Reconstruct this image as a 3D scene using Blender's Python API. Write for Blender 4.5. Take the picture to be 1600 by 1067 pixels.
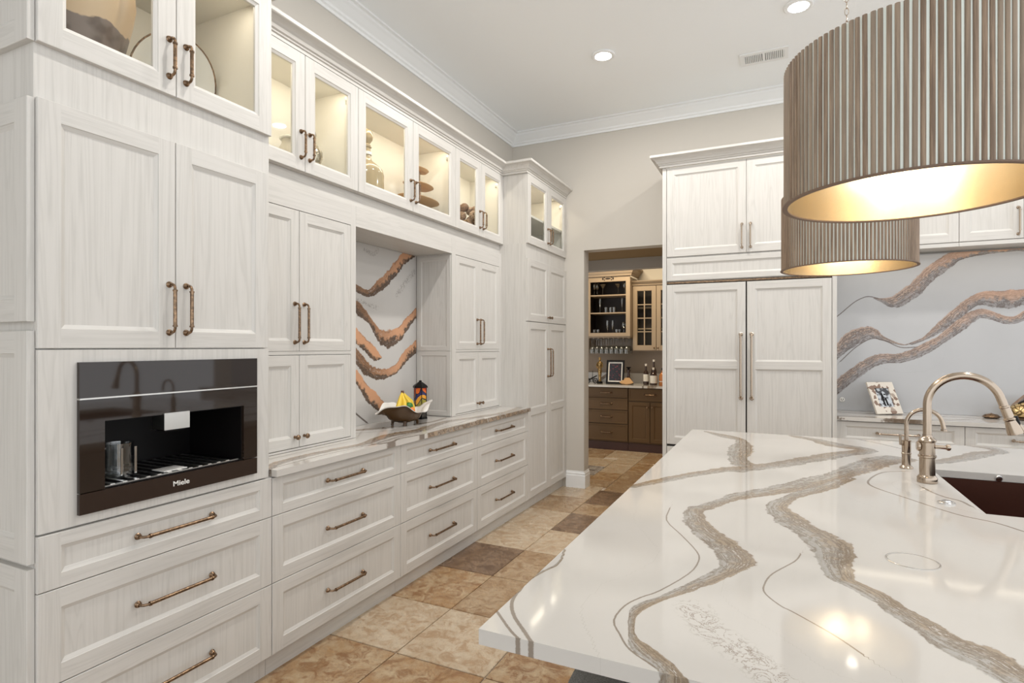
import bpy, bmesh, math, random
import numpy as np
from mathutils import Vector, Matrix
random.seed(7)
PI = math.pi
for o in list(bpy.data.objects):
    bpy.data.objects.remove(o)
SC = bpy.context.scene
COL = SC.collection

# ------------------------------------------------------------------ camera, world, lights, exposure
cam_d = bpy.data.cameras.new('camera'); cam = bpy.data.objects.new('camera', cam_d); COL.objects.link(cam)
cam_d.sensor_width = 36; cam_d.lens = 890 / 1600 * 36; cam_d.shift_y = 7.5 / 1600
cam_d.clip_start = .02
cam.location = (0, 0, 1.457); cam.rotation_euler = (PI / 2, 0, math.radians(25.3))
SC.camera = cam
SC.view_settings.view_transform = 'Standard'; SC.view_settings.look = 'None'
SC.view_settings.gamma = 1; SC.view_settings.use_curve_mapping = False
SC.view_settings.exposure = .06
W = bpy.data.worlds.new('daylight'); SC.world = W; W.use_nodes = True
W.node_tree.nodes['Background'].inputs[0].default_value = (.93, .965, 1, 1)
W.node_tree.nodes['Background'].inputs[1].default_value = 1.55

def area(name, loc, rot, sx, sy, power, col=(1, .93, .84), shape='RECTANGLE'):
    d = bpy.data.lights.new(name, 'AREA'); d.shape = shape; d.size = sx; d.size_y = sy
    d.energy = power; d.color = col
    o = bpy.data.objects.new(name, d); o.location = loc; o.rotation_euler = rot; COL.objects.link(o)
    return o
# tall windows of the room behind the photographer
area('window_daylight', (.6, -2.8, 1.7), (PI / 2, 0, PI), 3.6, 2.2, 48, (.68, .84, 1))
CANS = [(-1.262, 4.343), (.105, 4.27), (-1.262, 3.02), (-1.262, 1.7), (1.5, 4.2), (1.5, 2.0)]  # first two are in view; the other four are added out of view for lighting
for x, y in CANS:
    area('can_lamp', (x, y, 3.72), (0, 0, 0), .11, .11, 15.5, (1, .965, .92), 'DISK')

# ------------------------------------------------------------------ materials
def mat(name, col, rough=.5, metal=0, spec=.5, emit=None, es=1, coat=0):
    m = bpy.data.materials.new(name); m.use_nodes = True
    b = m.node_tree.nodes['Principled BSDF']
    b.inputs['Base Color'].default_value = (*col, 1); b.inputs['Roughness'].default_value = rough
    b.inputs['Metallic'].default_value = metal; b.inputs['Specular IOR Level'].default_value = spec
    b.inputs['Coat Weight'].default_value = coat; b.inputs['Coat Roughness'].default_value = .05
    if emit:
        b.inputs['Emission Color'].default_value = (*emit, 1); b.inputs['Emission Strength'].default_value = es
    return m
class NT:
    def __init__(s, m): s.t = m.node_tree; s.b = s.t.nodes['Principled BSDF']
    def n(s, ty, ins=None, **kw):
        x = s.t.nodes.new(ty)
        for k, v in kw.items(): setattr(x, k, v)
        for k, v in (ins or {}).items(): s.set(x.inputs[k], v)
        return x
    def set(s, inp, v):
        if isinstance(v, bpy.types.NodeSocket): s.t.links.new(v, inp)
        elif isinstance(v, bpy.types.Node): s.t.links.new(v.outputs[0], inp)
        elif isinstance(v, (tuple, list)) and len(v) == 3 and inp.type == 'RGBA': inp.default_value = (*v, 1)
        else: inp.default_value = v
    def math(s, op, a, b=0., c=0.): return s.n('ShaderNodeMath', {0: a, 1: b, 2: c}, operation=op).outputs[0]
    def mix(s, f, a, b):
        x = s.n('ShaderNodeMix', data_type='RGBA'); s.set(x.inputs[0], f); s.set(x.inputs[6], a); s.set(x.inputs[7], b)
        return x.outputs[2]
    def noise(s, vec, scale, detail=3, rough=.5, dist=0.):
        x = s.n('ShaderNodeTexNoise', {'Scale': scale, 'Detail': detail, 'Roughness': rough, 'Distortion': dist})
        if vec is not None: s.set(x.inputs['Vector'], vec)
        return x.outputs['Fac']
    def step(s, v, lo, hi, a=0., b=1.):
        x = s.n('ShaderNodeMapRange', {0: v, 1: lo, 2: hi, 3: a, 4: b}, interpolation_type='SMOOTHSTEP'); x.clamp = True
        return x.outputs[0]
    def pos(s, scale=(1, 1, 1), rnd=0.):
        g = s.n('ShaderNodeNewGeometry').outputs['Position']
        if rnd:
            r = s.n('ShaderNodeObjectInfo').outputs['Random']
            k = s.n('ShaderNodeVectorMath', {0: (7.3, 3.1, 5.7)}, operation='SCALE'); s.set(k.inputs['Scale'], r)
            k2 = s.n('ShaderNodeVectorMath', {0: k.outputs[0]}, operation='SCALE'); k2.inputs['Scale'].default_value = rnd
            g = s.n('ShaderNodeVectorMath', {0: g, 1: k2.outputs[0]}, operation='ADD').outputs[0]
        return s.n('ShaderNodeVectorMath', {0: g, 1: scale}, operation='MULTIPLY').outputs[0]
    def bump(s, h, st=.2, dist=.002):
        x = s.n('ShaderNodeBump', {'Height': h, 'Strength': st, 'Distance': dist}); s.set(s.b.inputs['Normal'], x.outputs[0])
    def col(s, c): s.set(s.b.inputs['Base Color'], c)

def oak(name, sc, base, dark, rough=.42, contrast=1.):
    m = mat(name, base, rough); t = NT(m)
    fine = t.noise(t.pos(sc, 1), 1, 4, .6, .3)
    sc2 = tuple(v * .16 for v in sc)
    warp = t.noise(t.pos(sc2, 1), 1, 3, .5, 1.2)
    rings = t.math('FRACT', t.math('MULTIPLY', warp, 9.))
    cath = t.math('ABSOLUTE', t.math('SUBTRACT', rings, .5))
    f = t.math('ADD', t.math('MULTIPLY', t.step(fine, .40, .75), .5), t.math('MULTIPLY', t.step(cath, .25, .5), .45))
    t.col(t.mix(t.math('MULTIPLY', f, contrast), base, dark))
    t.bump(f, .12, .001)
    return m
WB, WD = (.63, .607, .570), (.54, .52, .485)
M = {}
M['oak_v'] = oak('whitewashed_oak_upright', (70, 70, 3), WB, WD)
M['oak_y'] = oak('whitewashed_oak_along', (70, 3, 70), WB, WD)
M['oak_x'] = oak('whitewashed_oak_across', (3, 70, 70), WB, WD)
M['white_trim'] = mat('white_trim_paint', (.88, .89, .89), .45)
M['ceiling'] = mat('ceiling_paint', (.95, .975, .99), .9)
M['wall'] = mat('beige_wall_paint', (.60, .565, .51), .85)
M['cab_in'] = mat('cabinet_interior', (.80, .765, .69), .6)
M['bronze'] = mat('antique_bronze', (.25, .165, .105), .30, 1)
M['nickel'] = mat('brushed_champagne_nickel', (.46, .375, .295), .20, 1)
M['chrome'] = mat('polished_chrome', (.75, .75, .75), .12, 1)
M['brass_in'] = mat('brushed_brass_liner', (.80, .69, .51), .27, .95)
M['rim'] = mat('dark_wood_rim', (.16, .10, .065), .6)
M['shade_back'] = mat('silver_green_flute', (.74, .78, .72), .4, .1)
M['black'] = mat('black_plastic', (.007, .006, .006), .4, spec=.2)
M['black_glass'] = mat('dark_bronze_glass', (.022, .014, .010), .04, 0, .55)
M['dark_fascia'] = mat('dark_bronze_fascia', (.030, .018, .013), .14, .0, .5)
M['silver'] = mat('satin_silver', (.7, .69, .66), .28, 1)
M['led'] = mat('led_strip', (1, .9, .7), .5, emit=(1, .88, .68), es=6)
M['lamp'] = mat('lamp_disc', (1, 1, 1), .5, emit=(1, .97, .92), es=12)
M['copper_sink'] = mat('dark_copper_sink', (.12, .05, .035), .33, .8)
M['grout'] = mat('floor_grout', (.52, .44, .36), .9)
M['dark_gap'] = mat('dark_gap', (.05, .045, .04), .8)
M['fabric'] = mat('grey_woven_fabric', (.16, .16, .15), .95)
M['taupe'] = mat('taupe_cabinet_paint', (.36, .275, .19), .45)
M['brown'] = mat('brown_cabinet_paint', (.115, .064, .024), .5, spec=.3)
M['brown_dark'] = mat('dark_toe_kick', (.05, .018, .012), .5)
M['hutch_in'] = mat('dark_hutch_interior', (.02, .012, .01), .5)
M['taupe_wall'] = mat('taupe_bar_wall', (.36, .29, .23), .8)
M['cream'] = mat('cream_paint', (.72, .67, .58), .7)
M['brown_soffit'] = mat('brown_soffit', (.26, .17, .075), .7)
M['grey_beam'] = mat('grey_beam', (.42, .39, .35), .7)
M['gold'] = mat('aged_gold', (.35, .22, .09), .35, 1)
M['yellow'] = mat('banana_yellow', (.80, .56, .05), .45)
M['green'] = mat('leaf_green', (.03, .17, .03), .4)
M['orange'] = mat('orange_fruit', (.80, .22, .03), .45)
M['stem'] = mat('banana_stem', (.14, .06, .03), .6)
M['ceramic'] = mat('white_ceramic', (.82, .80, .76), .25)
M['bowl_brown'] = mat('brown_glaze', (.085, .045, .018), .25)
M['label_paper'] = mat('paper_label', (.75, .72, .66), .7)
M['bottle_dark'] = mat('dark_bottle_glass', (.03, .012, .008), .08, 0, .8)
M['amber'] = mat('amber_liquid', (.45, .16, .04), .15)
M['wood_tan'] = mat('tan_wood', (.50, .30, .14), .5)
t = NT(M['fabric']); w1 = t.noise(t.pos((900, 900, 900)), 1, 2); t.col(t.mix(t.step(w1, .35, .65), (.07, .07, .068), (.34, .34, .33)))
t = NT(M['wall']); t.bump(t.noise(t.pos((60, 60, 60)), 1, 3), .06, .001)
t = NT(M['bronze']); t.col(t.mix(t.step(t.noise(t.pos((90, 90, 90)), 1), .4, .65), (.17, .115, .075), (.34, .225, .14)))
t = NT(M['gold']); t.col(t.mix(t.step(t.noise(t.pos((60, 60, 60)), 1), .4, .6), (.18, .11, .04), (.5, .34, .15)))
def glass_pane(name, tint, k=.09):
    m = bpy.data.materials.new(name); m.use_nodes = True; nt = m.node_tree
    nt.nodes.remove(nt.nodes['Principled BSDF']); out = nt.nodes['Material Output']
    tr = nt.nodes.new('ShaderNodeBsdfTransparent'); tr.inputs[0].default_value = (*tint, 1)
    gl = nt.nodes.new('ShaderNodeBsdfGlossy'); gl.inputs['Roughness'].default_value = .02
    fr0 = nt.nodes.new('ShaderNodeLayerWeight'); fr0.inputs[0].default_value = .5
    fr = nt.nodes.new('ShaderNodeMath'); fr.operation = 'POWER'; nt.links.new(fr0.outputs['Facing'], fr.inputs[0]); fr.inputs[1].default_value = 5.
    ml = nt.nodes.new('ShaderNodeMath'); ml.operation = 'MULTIPLY_ADD'; ml.inputs[1].default_value = .5; ml.inputs[2].default_value = k
    mx = nt.nodes.new('ShaderNodeMixShader')
    nt.links.new(fr.outputs[0], ml.inputs[0]); nt.links.new(ml.outputs[0], mx.inputs[0])
    nt.links.new(tr.outputs[0], mx.inputs[1]); nt.links.new(gl.outputs[0], mx.inputs[2]); nt.links.new(mx.outputs[0], out.inputs[0])
    return m
M['pane'] = glass_pane('clear_pane', (.97, .98, .97), .025)
M['glassware'] = glass_pane('clear_glassware', (.86, .87, .87), .16)
M['bottle_tan'] = glass_pane('tan_bottle_glass', (.80, .70, .50), .10)

def wood_strip(name, a, b):
    m = mat(name, a, .55); t = NT(m)
    f = t.noise(t.pos((160, 160, 7), 3), 1, 4, .6); r = t.n('ShaderNodeObjectInfo').outputs['Random']
    c = t.mix(t.step(f, .35, .7), a, b); t.col(t.mix(t.math('MULTIPLY', r, .5), c, (.33, .275, .21))); return m
M['shade_wood'] = wood_strip('weathered_brown_strip', (.165, .108, .07), (.32, .225, .15))

def marble(name, base, grey, tan, dark, orange, rough=.07, jt=.9):
    """polished quartz; vein paths come from the mesh attributes vb (broad), vt (thin), vk (lacy), vd (dark)"""
    m = mat(name, base, rough, spec=.5); t = NT(m)
    at = lambda n: t.n('ShaderNodeAttribute', attribute_name=n).outputs['Fac']
    vb, vt, vk, vo, vs = at('vb'), at('vt'), at('vk'), at('vo'), at('vs')
    n1 = t.noise(t.pos((28, 28, 28)), 1, 5, .65); n2 = t.noise(t.pos((9, 9, 9)), 1, 3)
    n3 = t.noise(t.pos((150, 150, 150)), 1, 4, .7)
    jit = t.math('ADD', t.math('MULTIPLY', t.math('SUBTRACT', n1, .5), jt), t.math('MULTIPLY', t.math('SUBTRACT', n2, .5), jt * .8))
    ab = t.math('ADD', t.math('ABSOLUTE', vb), jit)
    mask = t.step(ab, .93, 1.07, 1., 0.)
    rim = t.math('MULTIPLY', t.math('MULTIPLY', t.step(ab, .7, .98, 0., 1.), mask), t.step(n2, .42, .6))
    side = t.math('ADD', vs, t.math('MULTIPLY', t.math('SUBTRACT', n1, .5), 3.))
    inner = t.mix(t.step(side, -.5, .5), grey, tan)
    sv = t.n('ShaderNodeCombineXYZ', {0: t.math('MULTIPLY', t.math('ADD', vs, n2), 3.2), 1: t.math('MULTIPLY', n2, 5.), 2: t.math('MULTIPLY', n1, 2.)})
    streak = t.noise(sv.outputs[0], 1.3, 4, .6)
    inner = t.mix(t.math('MULTIPLY', t.math('ADD', t.math('MULTIPLY', t.step(n3, .46, .60), .25), t.math('MULTIPLY', t.step(streak, .46, .56), .65)), t.step(streak, .30, .5)), inner, dark)
    inner = t.mix(t.math('MULTIPLY', t.step(streak, .60, .72), .6), inner, tuple(min(1, v * 1.25) for v in base))
    inner = t.mix(t.math('MULTIPLY', vo, t.step(t.math('ADD', t.math('MULTIPLY', side, .35), t.math('ADD', t.noise(t.pos((5, 5, 5)), 1, 2), t.math('MULTIPLY', t.step(vo, .9, 1.), .12))), .38, .60)), inner, orange)
    inner = t.mix(t.math('MULTIPLY', rim, .55), inner, dark)
    cloud = t.step(t.noise(t.pos((3, 3, 3)), 1, 4, .6), .45, .75)
    bs = t.mix(t.math('MULTIPLY', cloud, .25), base, tuple(v * .88 for v in base))
    c = t.mix(mask, bs, inner)
    tn = t.math('ADD', t.math('ABSOLUTE', vt), t.math('MULTIPLY', t.math('SUBTRACT', n3, .5), 1.2))
    c = t.mix(t.math('MULTIPLY', t.step(tn, .7, 1.3, 1., 0.), .8), c, dark)
    lace = t.math('ABSOLUTE', t.math('SUBTRACT', t.noise(t.pos((30, 30, 30)), 1, 4, .65, 1.5), .5))
    lk = t.math('MULTIPLY', t.step(lace, .0, .035, 1., 0.), t.step(t.math('ABSOLUTE', vk), .35, 1.1, 1., 0.))
    c = t.mix(t.math('MULTIPLY', lk, .75), c, tuple(v * 1.15 for v in dark))
    t.col(c)
    return m
M['quartz'] = marble('white_quartz', (.545, .52, .485), (.37, .355, .325), (.33, .26, .185), (.17, .125, .085), (.5, .3, .15))
M['quartz_niche'] = marble('veined_splash_quartz', (.56, .54, .515), (.14, .095, .068), (.27, .15, .085), (.06, .036, .024), (.60, .32, .18), .16, 1.)
M['quartz_right'] = marble('cool_splash_quartz', (.47, .47, .475), (.30, .28, .275), (.46, .34, .27), (.10, .07, .055), (.62, .37, .24), .16, .6)
M['quartz_counter'] = marble('brown_streaked_quartz', (.60, .57, .53), (.38, .34, .30), (.42, .31, .21), (.14, .10, .07), (.5, .28, .14))

def stone(name, cols, rough=.22):
    m = mat(name, cols[0], rough); t = NT(m)
    a = t.noise(t.pos((5, 5, 5), 9), 1, 7, .74); b = t.noise(t.pos((13, 13, 13), 9), 1, 8, .8, .9); c = t.noise(t.pos((70, 70, 70), 3), 1, 3, .6)
    k = t.mix(t.step(a, .34, .66), cols[0], cols[1]); k = t.mix(t.math('MULTIPLY', t.step(b, .45, .61), .9), k, cols[2])
    k = t.mix(t.math('MULTIPLY', t.step(c, .58, .72), .45), k, tuple(v * .5 for v in cols[1]))
    t.col(k); t.set(t.b.inputs['Roughness'], t.step(b, .3, .7, rough * .8, rough * 1.8)); t.bump(t.math('ADD', b, t.math('MULTIPLY', c, .5)), .3, .002)
    return m
M['tile_cream'] = stone('travertine_cream', ((.58, .48, .355), (.50, .385, .26), (.38, .25, .145)))
M['tile_tan'] = stone('travertine_tan', ((.47, .35, .225), (.36, .235, .13), (.25, .14, .065)))
M['tile_rust'] = stone('travertine_rust', ((.50, .38, .24), (.36, .205, .09), (.24, .115, .045)))
M['tile_dark'] = stone('travertine_dark', ((.26, .165, .10), (.18, .11, .065), (.11, .062, .035)))
M['tile_mosaic'] = stone('grey_mosaic', ((.34, .30, .27), (.12, .10, .09), (.50, .45, .40)))

# ------------------------------------------------------------------ mesh helpers
WL = {}
LOCV = Vector((0, 0, 0))
def reg(o, loc, parent):
    WL[o.name] = Vector(loc)
    if parent is not None:
        o.parent = parent; o.location = Vector(loc) - WL[parent.name]
    else: o.location = loc
def thing(name, label, cat, loc, group=None):
    o = bpy.data.objects.new(name, None); COL.objects.link(o); reg(o, loc, None); o.empty_display_size = .05
    o['label'] = label; o['category'] = cat
    if group: o['group'] = group
    return o
def tag(o, label, cat, group=None):
    o['label'] = label; o['category'] = cat
    if group: o['group'] = group
    return o
def struct(o): o['kind'] = 'structure'; return o

class MB:
    def __init__(s): s.v = []; s.f = []; s.m = []; s.sm = []
    def vert(s, p): s.v.append(tuple(p)); return len(s.v) - 1
    def face(s, idx, m=0, smooth=False): s.f.append(tuple(idx)); s.m.append(m); s.sm.append(smooth)
    def quad(s, a, b, c, d, m=0): i = [s.vert(p) for p in (a, b, c, d)]; s.face(i, m)
    def box(s, x0, x1, y0, y1, z0, z1, m=0, P=None):
        P = P or (lambda *a: a)
        c = [s.vert(P(x, y, z)) for x in (x0, x1) for y in (y0, y1) for z in (z0, z1)]
        for q in ((0, 1, 3, 2), (4, 6, 7, 5), (0, 4, 5, 1), (2, 3, 7, 6), (0, 2, 6, 4), (1, 5, 7, 3)): s.face([c[i] for i in q], m)
        return s
    def tube(s, pts, r, seg=10, m=0, cap=True, up=None):
        pts = [Vector(p) for p in pts]; n = len(pts); rs = r if isinstance(r, (list, tuple)) else [r] * n
        t0 = (pts[1] - pts[0]).normalized(); a = Vector(up) if up else (Vector((0, 0, 1)) if abs(t0.z) < .9 else Vector((1, 0, 0)))
        nrm = (a - t0 * a.dot(t0)).normalized(); rings = []
        for i, p in enumerate(pts):
            d = (pts[min(i + 1, n - 1)] - pts[max(i - 1, 0)])
            d = d.normalized() if d.length > 1e-9 else t0
            nrm = (nrm - d * nrm.dot(d)).normalized(); bi = d.cross(nrm)
            rings.append([s.vert(p + nrm * math.cos(2 * PI * k / seg) * rs[i] + bi * math.sin(2 * PI * k / seg) * rs[i]) for k in range(seg)])
        for i in range(n - 1):
            for k in range(seg):
                s.face((rings[i][k], rings[i][(k + 1) % seg], rings[i + 1][(k + 1) % seg], rings[i + 1][k]), m, True)
        if cap: s.face(rings[0][::-1], m); s.face(rings[-1], m)
        return s
    def lathe(s, prof, c=(0, 0, 0), seg=24, m=0, P=None, ph=0, sx=1, sy=1, fn=None):
        P = P or (lambda *a: a); rings = []
        for r, z in prof:
            if r < 1e-6: rings.append([s.vert(P(c[0], c[1], c[2] + z))])
            else:
                ring = []
                for k in range(seg):
                    an = ph + 2 * PI * k / seg; rr, zz = (fn(r, z, an) if fn else (r, z))
                    ring.append(s.vert(P(c[0] + rr * math.cos(an) * sx, c[1] + rr * math.sin(an) * sy, c[2] + zz)))
                rings.append(ring)
        for a, b in zip(rings, rings[1:]):
            for k in range(seg):
                k2 = (k + 1) % seg
                if len(a) == 1 and len(b) == 1: continue
                if len(a) == 1: s.face((a[0], b[k2], b[k]), m, True)
                elif len(b) == 1: s.face((a[k], a[k2], b[0]), m, True)
                else: s.face((a[k], a[k2], b[k2], b[k]), m, True)
        return s
    def prism(s, poly, w0, w1, P, m=0):
        a = [s.vert(P(u, v, w0)) for u, v in poly]; b = [s.vert(P(u, v, w1)) for u, v in poly]; n = len(poly)
        s.face(a[::-1], m); s.face(b, m)
        for i in range(n): j = (i + 1) % n; s.face((a[i], a[j], b[j], b[i]), m)
        return s
    def mesh(s, name, mats, org=(0, 0, 0)):
        me = bpy.data.meshes.new(name); o = Vector(org)
        me.from_pydata([tuple(Vector(v) - o) for v in s.v], [], s.f)
        for x in (mats if isinstance(mats, (list, tuple)) else [mats]): me.materials.append(M[x] if isinstance(x, str) else x)
        me.polygons.foreach_set('material_index', s.m); me.polygons.foreach_set('use_smooth', s.sm)
        bm = bmesh.new(); bm.from_mesh(me); bmesh.ops.recalc_face_normals(bm, faces=bm.faces); bm.to_mesh(me); bm.free()
        if any(s.sm): me.set_sharp_from_angle(angle=math.radians(38))
        me.update(); return me
    def obj(s, name, mats, parent=None, org=None):
        if org is None:
            if parent is not None: org = WL[parent.name]
            else:
                a = np.array(s.v); org = ((a[:, 0].min() + a[:, 0].max()) / 2, (a[:, 1].min() + a[:, 1].max()) / 2, a[:, 2].min())
        o = bpy.data.objects.new(name, s.mesh(name, mats, org)); COL.objects.link(o); reg(o, org, parent); return o
def put(name, me, loc, parent=None, rot=None):
    o = bpy.data.objects.new(name, me); COL.objects.link(o); reg(o, loc, parent)
    if rot: o.rotation_euler = rot
    return o
def copy_tree(o, delta, parent=None):
    c = o.copy(); COL.objects.link(c); reg(c, WL[o.name] + Vector(delta), parent)
    for ch in list(o.children): copy_tree(ch, delta, c)
    return c
def boxo(name, x0, x1, y0, y1, z0, z1, m, parent=None): return MB().box(x0, x1, y0, y1, z0, z1).obj(name, m, parent)

def FX(x0): return lambda u, v, w: (x0 + w, u, v)      # faces +X ; u along Y
def FY(y0): return lambda u, v, w: (u, y0 - w, v)      # faces -Y ; u along X
T = .02
def frame_mesh(P, u0, u1, v0, v1, ops, s, hm, glass=False, mol=.014, dep=.009, gb='oak_v'):
    """door frame: stiles, rails, moulded inner edges; ops = [(va,vb)] openings"""
    b = MB(); e = .0015
    R = lambda a, c, d, f, w, m: b.quad(P(a, d, w), P(c, d, w), P(c, f, w), P(a, f, w), m)
    R(u0 + e, u0 + s, v0 + e, v1 - e, T, 0); R(u1 - s, u1 - e, v0 + e, v1 - e, T, 0)
    ys = [v0 + e] + [x for o_ in ops for x in o_] + [v1 - e]
    for i in range(0, len(ys), 2): R(u0 + s, u1 - s, ys[i], ys[i + 1], T, 1)
    O = [(u0 + e, v0 + e), (u1 - e, v0 + e), (u1 - e, v1 - e), (u0 + e, v1 - e)]; O2 = [(u0, v0), (u1, v0), (u1, v1), (u0, v1)]
    for i in range(4):
        j = (i + 1) % 4
        b.quad(P(*O[i], T), P(*O[j], T), P(*O2[j], T - e), P(*O2[i], T - e), i % 2 == 0)
        b.quad(P(*O2[i], T - e), P(*O2[j], T - e), P(*O2[j], 0), P(*O2[i], 0), i % 2 == 0)
    panels = []
    for va, vb in ops:
        r = [(0, T), (.0015, T - .003), (mol, T - dep), (mol, 0 if glass else T - dep - .004)]
        for (i0, w0), (i1, w1) in zip(r, r[1:]):
            A = [(u0 + s + i0, va + i0), (u1 - s - i0, va + i0), (u1 - s - i0, vb - i0), (u0 + s + i0, vb - i0)]
            B = [(u0 + s + i1, va + i1), (u1 - s - i1, va + i1), (u1 - s - i1, vb - i1), (u0 + s + i1, vb - i1)]
            for i in range(4):
                j = (i + 1) % 4; b.quad(P(*A[i], w0), P(*A[j], w0), P(*B[j], w1), P(*B[i], w1), i % 2 == 0)
        panels.append((u0 + s + mol, u1 - s - mol, va + mol, vb - mol))
    b.quad(P(u0, v0, 0), P(u0 + s, v0, 0), P(u0 + s, v1, 0), P(u0, v1, 0), 0); b.quad(P(u1 - s, v0, 0), P(u1, v0, 0), P(u1, v1, 0), P(u1 - s, v1, 0), 0)
    return b, panels
def front(kind, P, parent, u0, u1, v0, v1, axis='y', s=.062, ops=None, glass=False, grainh=False, mats=None):
    """a door or drawer front: frame, recessed panel(s) or pane as sub-parts"""
    ops = ops or [(v0 + s, v1 - s)]; g = .0015
    b, pn = frame_mesh(P, u0 + g, u1 - g, v0 + g, v1 - g, ops, s, None, glass)
    mh = 'oak_' + axis
    o = b.obj(kind, mats or ['oak_v', mh], parent)
    for a, c, d, f in pn:
        if glass:
            q = MB().box(a - .004, c + .004, d - .004, f + .004, .004, .008, 0, P); q.obj('pane', 'pane', o)
        else:
            q = MB().box(a, c, d, f, T - .016, T - .0092, 0, P); q.obj('panel', (mats or ['oak_v'])[0], o)
    return o
_h = {}
def pull(parent, P0, rotm, L, mt='bronze', r=.0062):
    """bar pull with two rosettes, bent posts and collared grip; built along local u, out along w"""
    key = (round(L, 3), mt, r)
    if key not in _h:
        b = MB(); h = L / 2
        for sg in (-1, 1):
            b.lathe([(0, 0), (r * 1.9, 0), (r * 1.9, .002), (r * 1.45, .005), (r * 1.6, .008), (r * 1.1, .013), (0, .013)], (sg * h, 0, 0), 14)
            b.tube([(sg * h, 0, .008), (sg * h, 0, .021), (sg * (h - .004), 0, .029), (sg * (h - .012), 0, .033), (sg * (h - .024), 0, .034)], r * .8, 8)
            b.tube([(sg * (h - .020), 0, .034), (sg * (h - .026), 0, .034)], r * 1.35, 12)
        b.tube([(-(h - .024), 0, .034), (h - .024, 0, .034)], r * 1.05, 12)
        _h[key] = b.mesh('handle', mt)
    return put('handle', _h[key], P0, parent, rotm)
# local (u along X, out Z) -> world
RX_H = Matrix(((0, 0, 1), (1, 0, 0), (0, 1, 0))).to_euler()       # faces +X, bar along Y
RX_V = Matrix(((0, 0, 1), (0, -1, 0), (1, 0, 0))).to_euler()      # faces +X, bar along Z
RY_H = Matrix(((1, 0, 0), (0, 0, -1), (0, 1, 0))).to_euler()      # faces -Y, bar along X
RY_V = Matrix(((0, 1, 0), (0, 0, -1), (1, 0, 0))).to_euler()
RY_V = Matrix(((0, -1, 0), (0, 0, -1), (1, 0, 0))).to_euler()
_k = {}
def knob(parent, loc, rot, r=.014, mt='bronze'):
    if (r, mt) not in _k:
        _k[(r, mt)] = MB().lathe([(0, 0), (r * .6, 0), (r * .45, .006), (r * .38, .014), (r * .8, .019), (r, .024), (r * .92, .029), (r * .5, .033), (0, .0335)], (0, 0, 0), 16).mesh('knob', mt)
    return put('knob', _k[(r, mt)], loc, parent, rot)
def hollow(b, x0, x1, y0, y1, z0, z1, t=.018, m=0, mi=1, P=None, openface='x1'):
    """open-fronted carcass (open towards +w) as boards"""
    P = P or (lambda *a: a)
    b.box(x0, x1, y0, y0 + t, z0, z1, m, P); b.box(x0, x1, y1 - t, y1, z0, z1, m, P)
    b.box(x0, x1, y0 + t, y1 - t, z0, z0 + t, m, P); b.box(x0, x1, y0 + t, y1 - t, z1 - t, z1, m, P)
    b.box(x0, x0 + .012, y0 + t, y1 - t, z0 + t, z1 - t, mi, P)
def sweep(b, path, prof, m=0, closed=False):
    """profile (outward offset, z) swept along a plan path, outward = right hand side of travel"""
    n = len(path); rings = []
    for i, p in enumerate(path):
        p = Vector(p); ds = []
        if i > 0: ds.append((p - Vector(path[i - 1])).normalized())
        if i < n - 1: ds.append((Vector(path[i + 1]) - p).normalized())
        ns = [Vector((d.y, -d.x)) for d in ds]
        k = ns[0] if len(ns) == 1 else (ns[0] + ns[1]) / (1 + ns[0].dot(ns[1]))
        rings.append([b.vert((p.x + k.x * o, p.y + k.y * o, z)) for o, z in prof])
    q = len(prof)
    for i in range(n - 1):
        for j in range(q):
            b.face((rings[i][j], rings[i][(j + 1) % q], rings[i + 1][(j + 1) % q], rings[i + 1][j]), m)
    b.face(rings[0][::-1], m); b.face(rings[-1], m)
    return b
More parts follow.
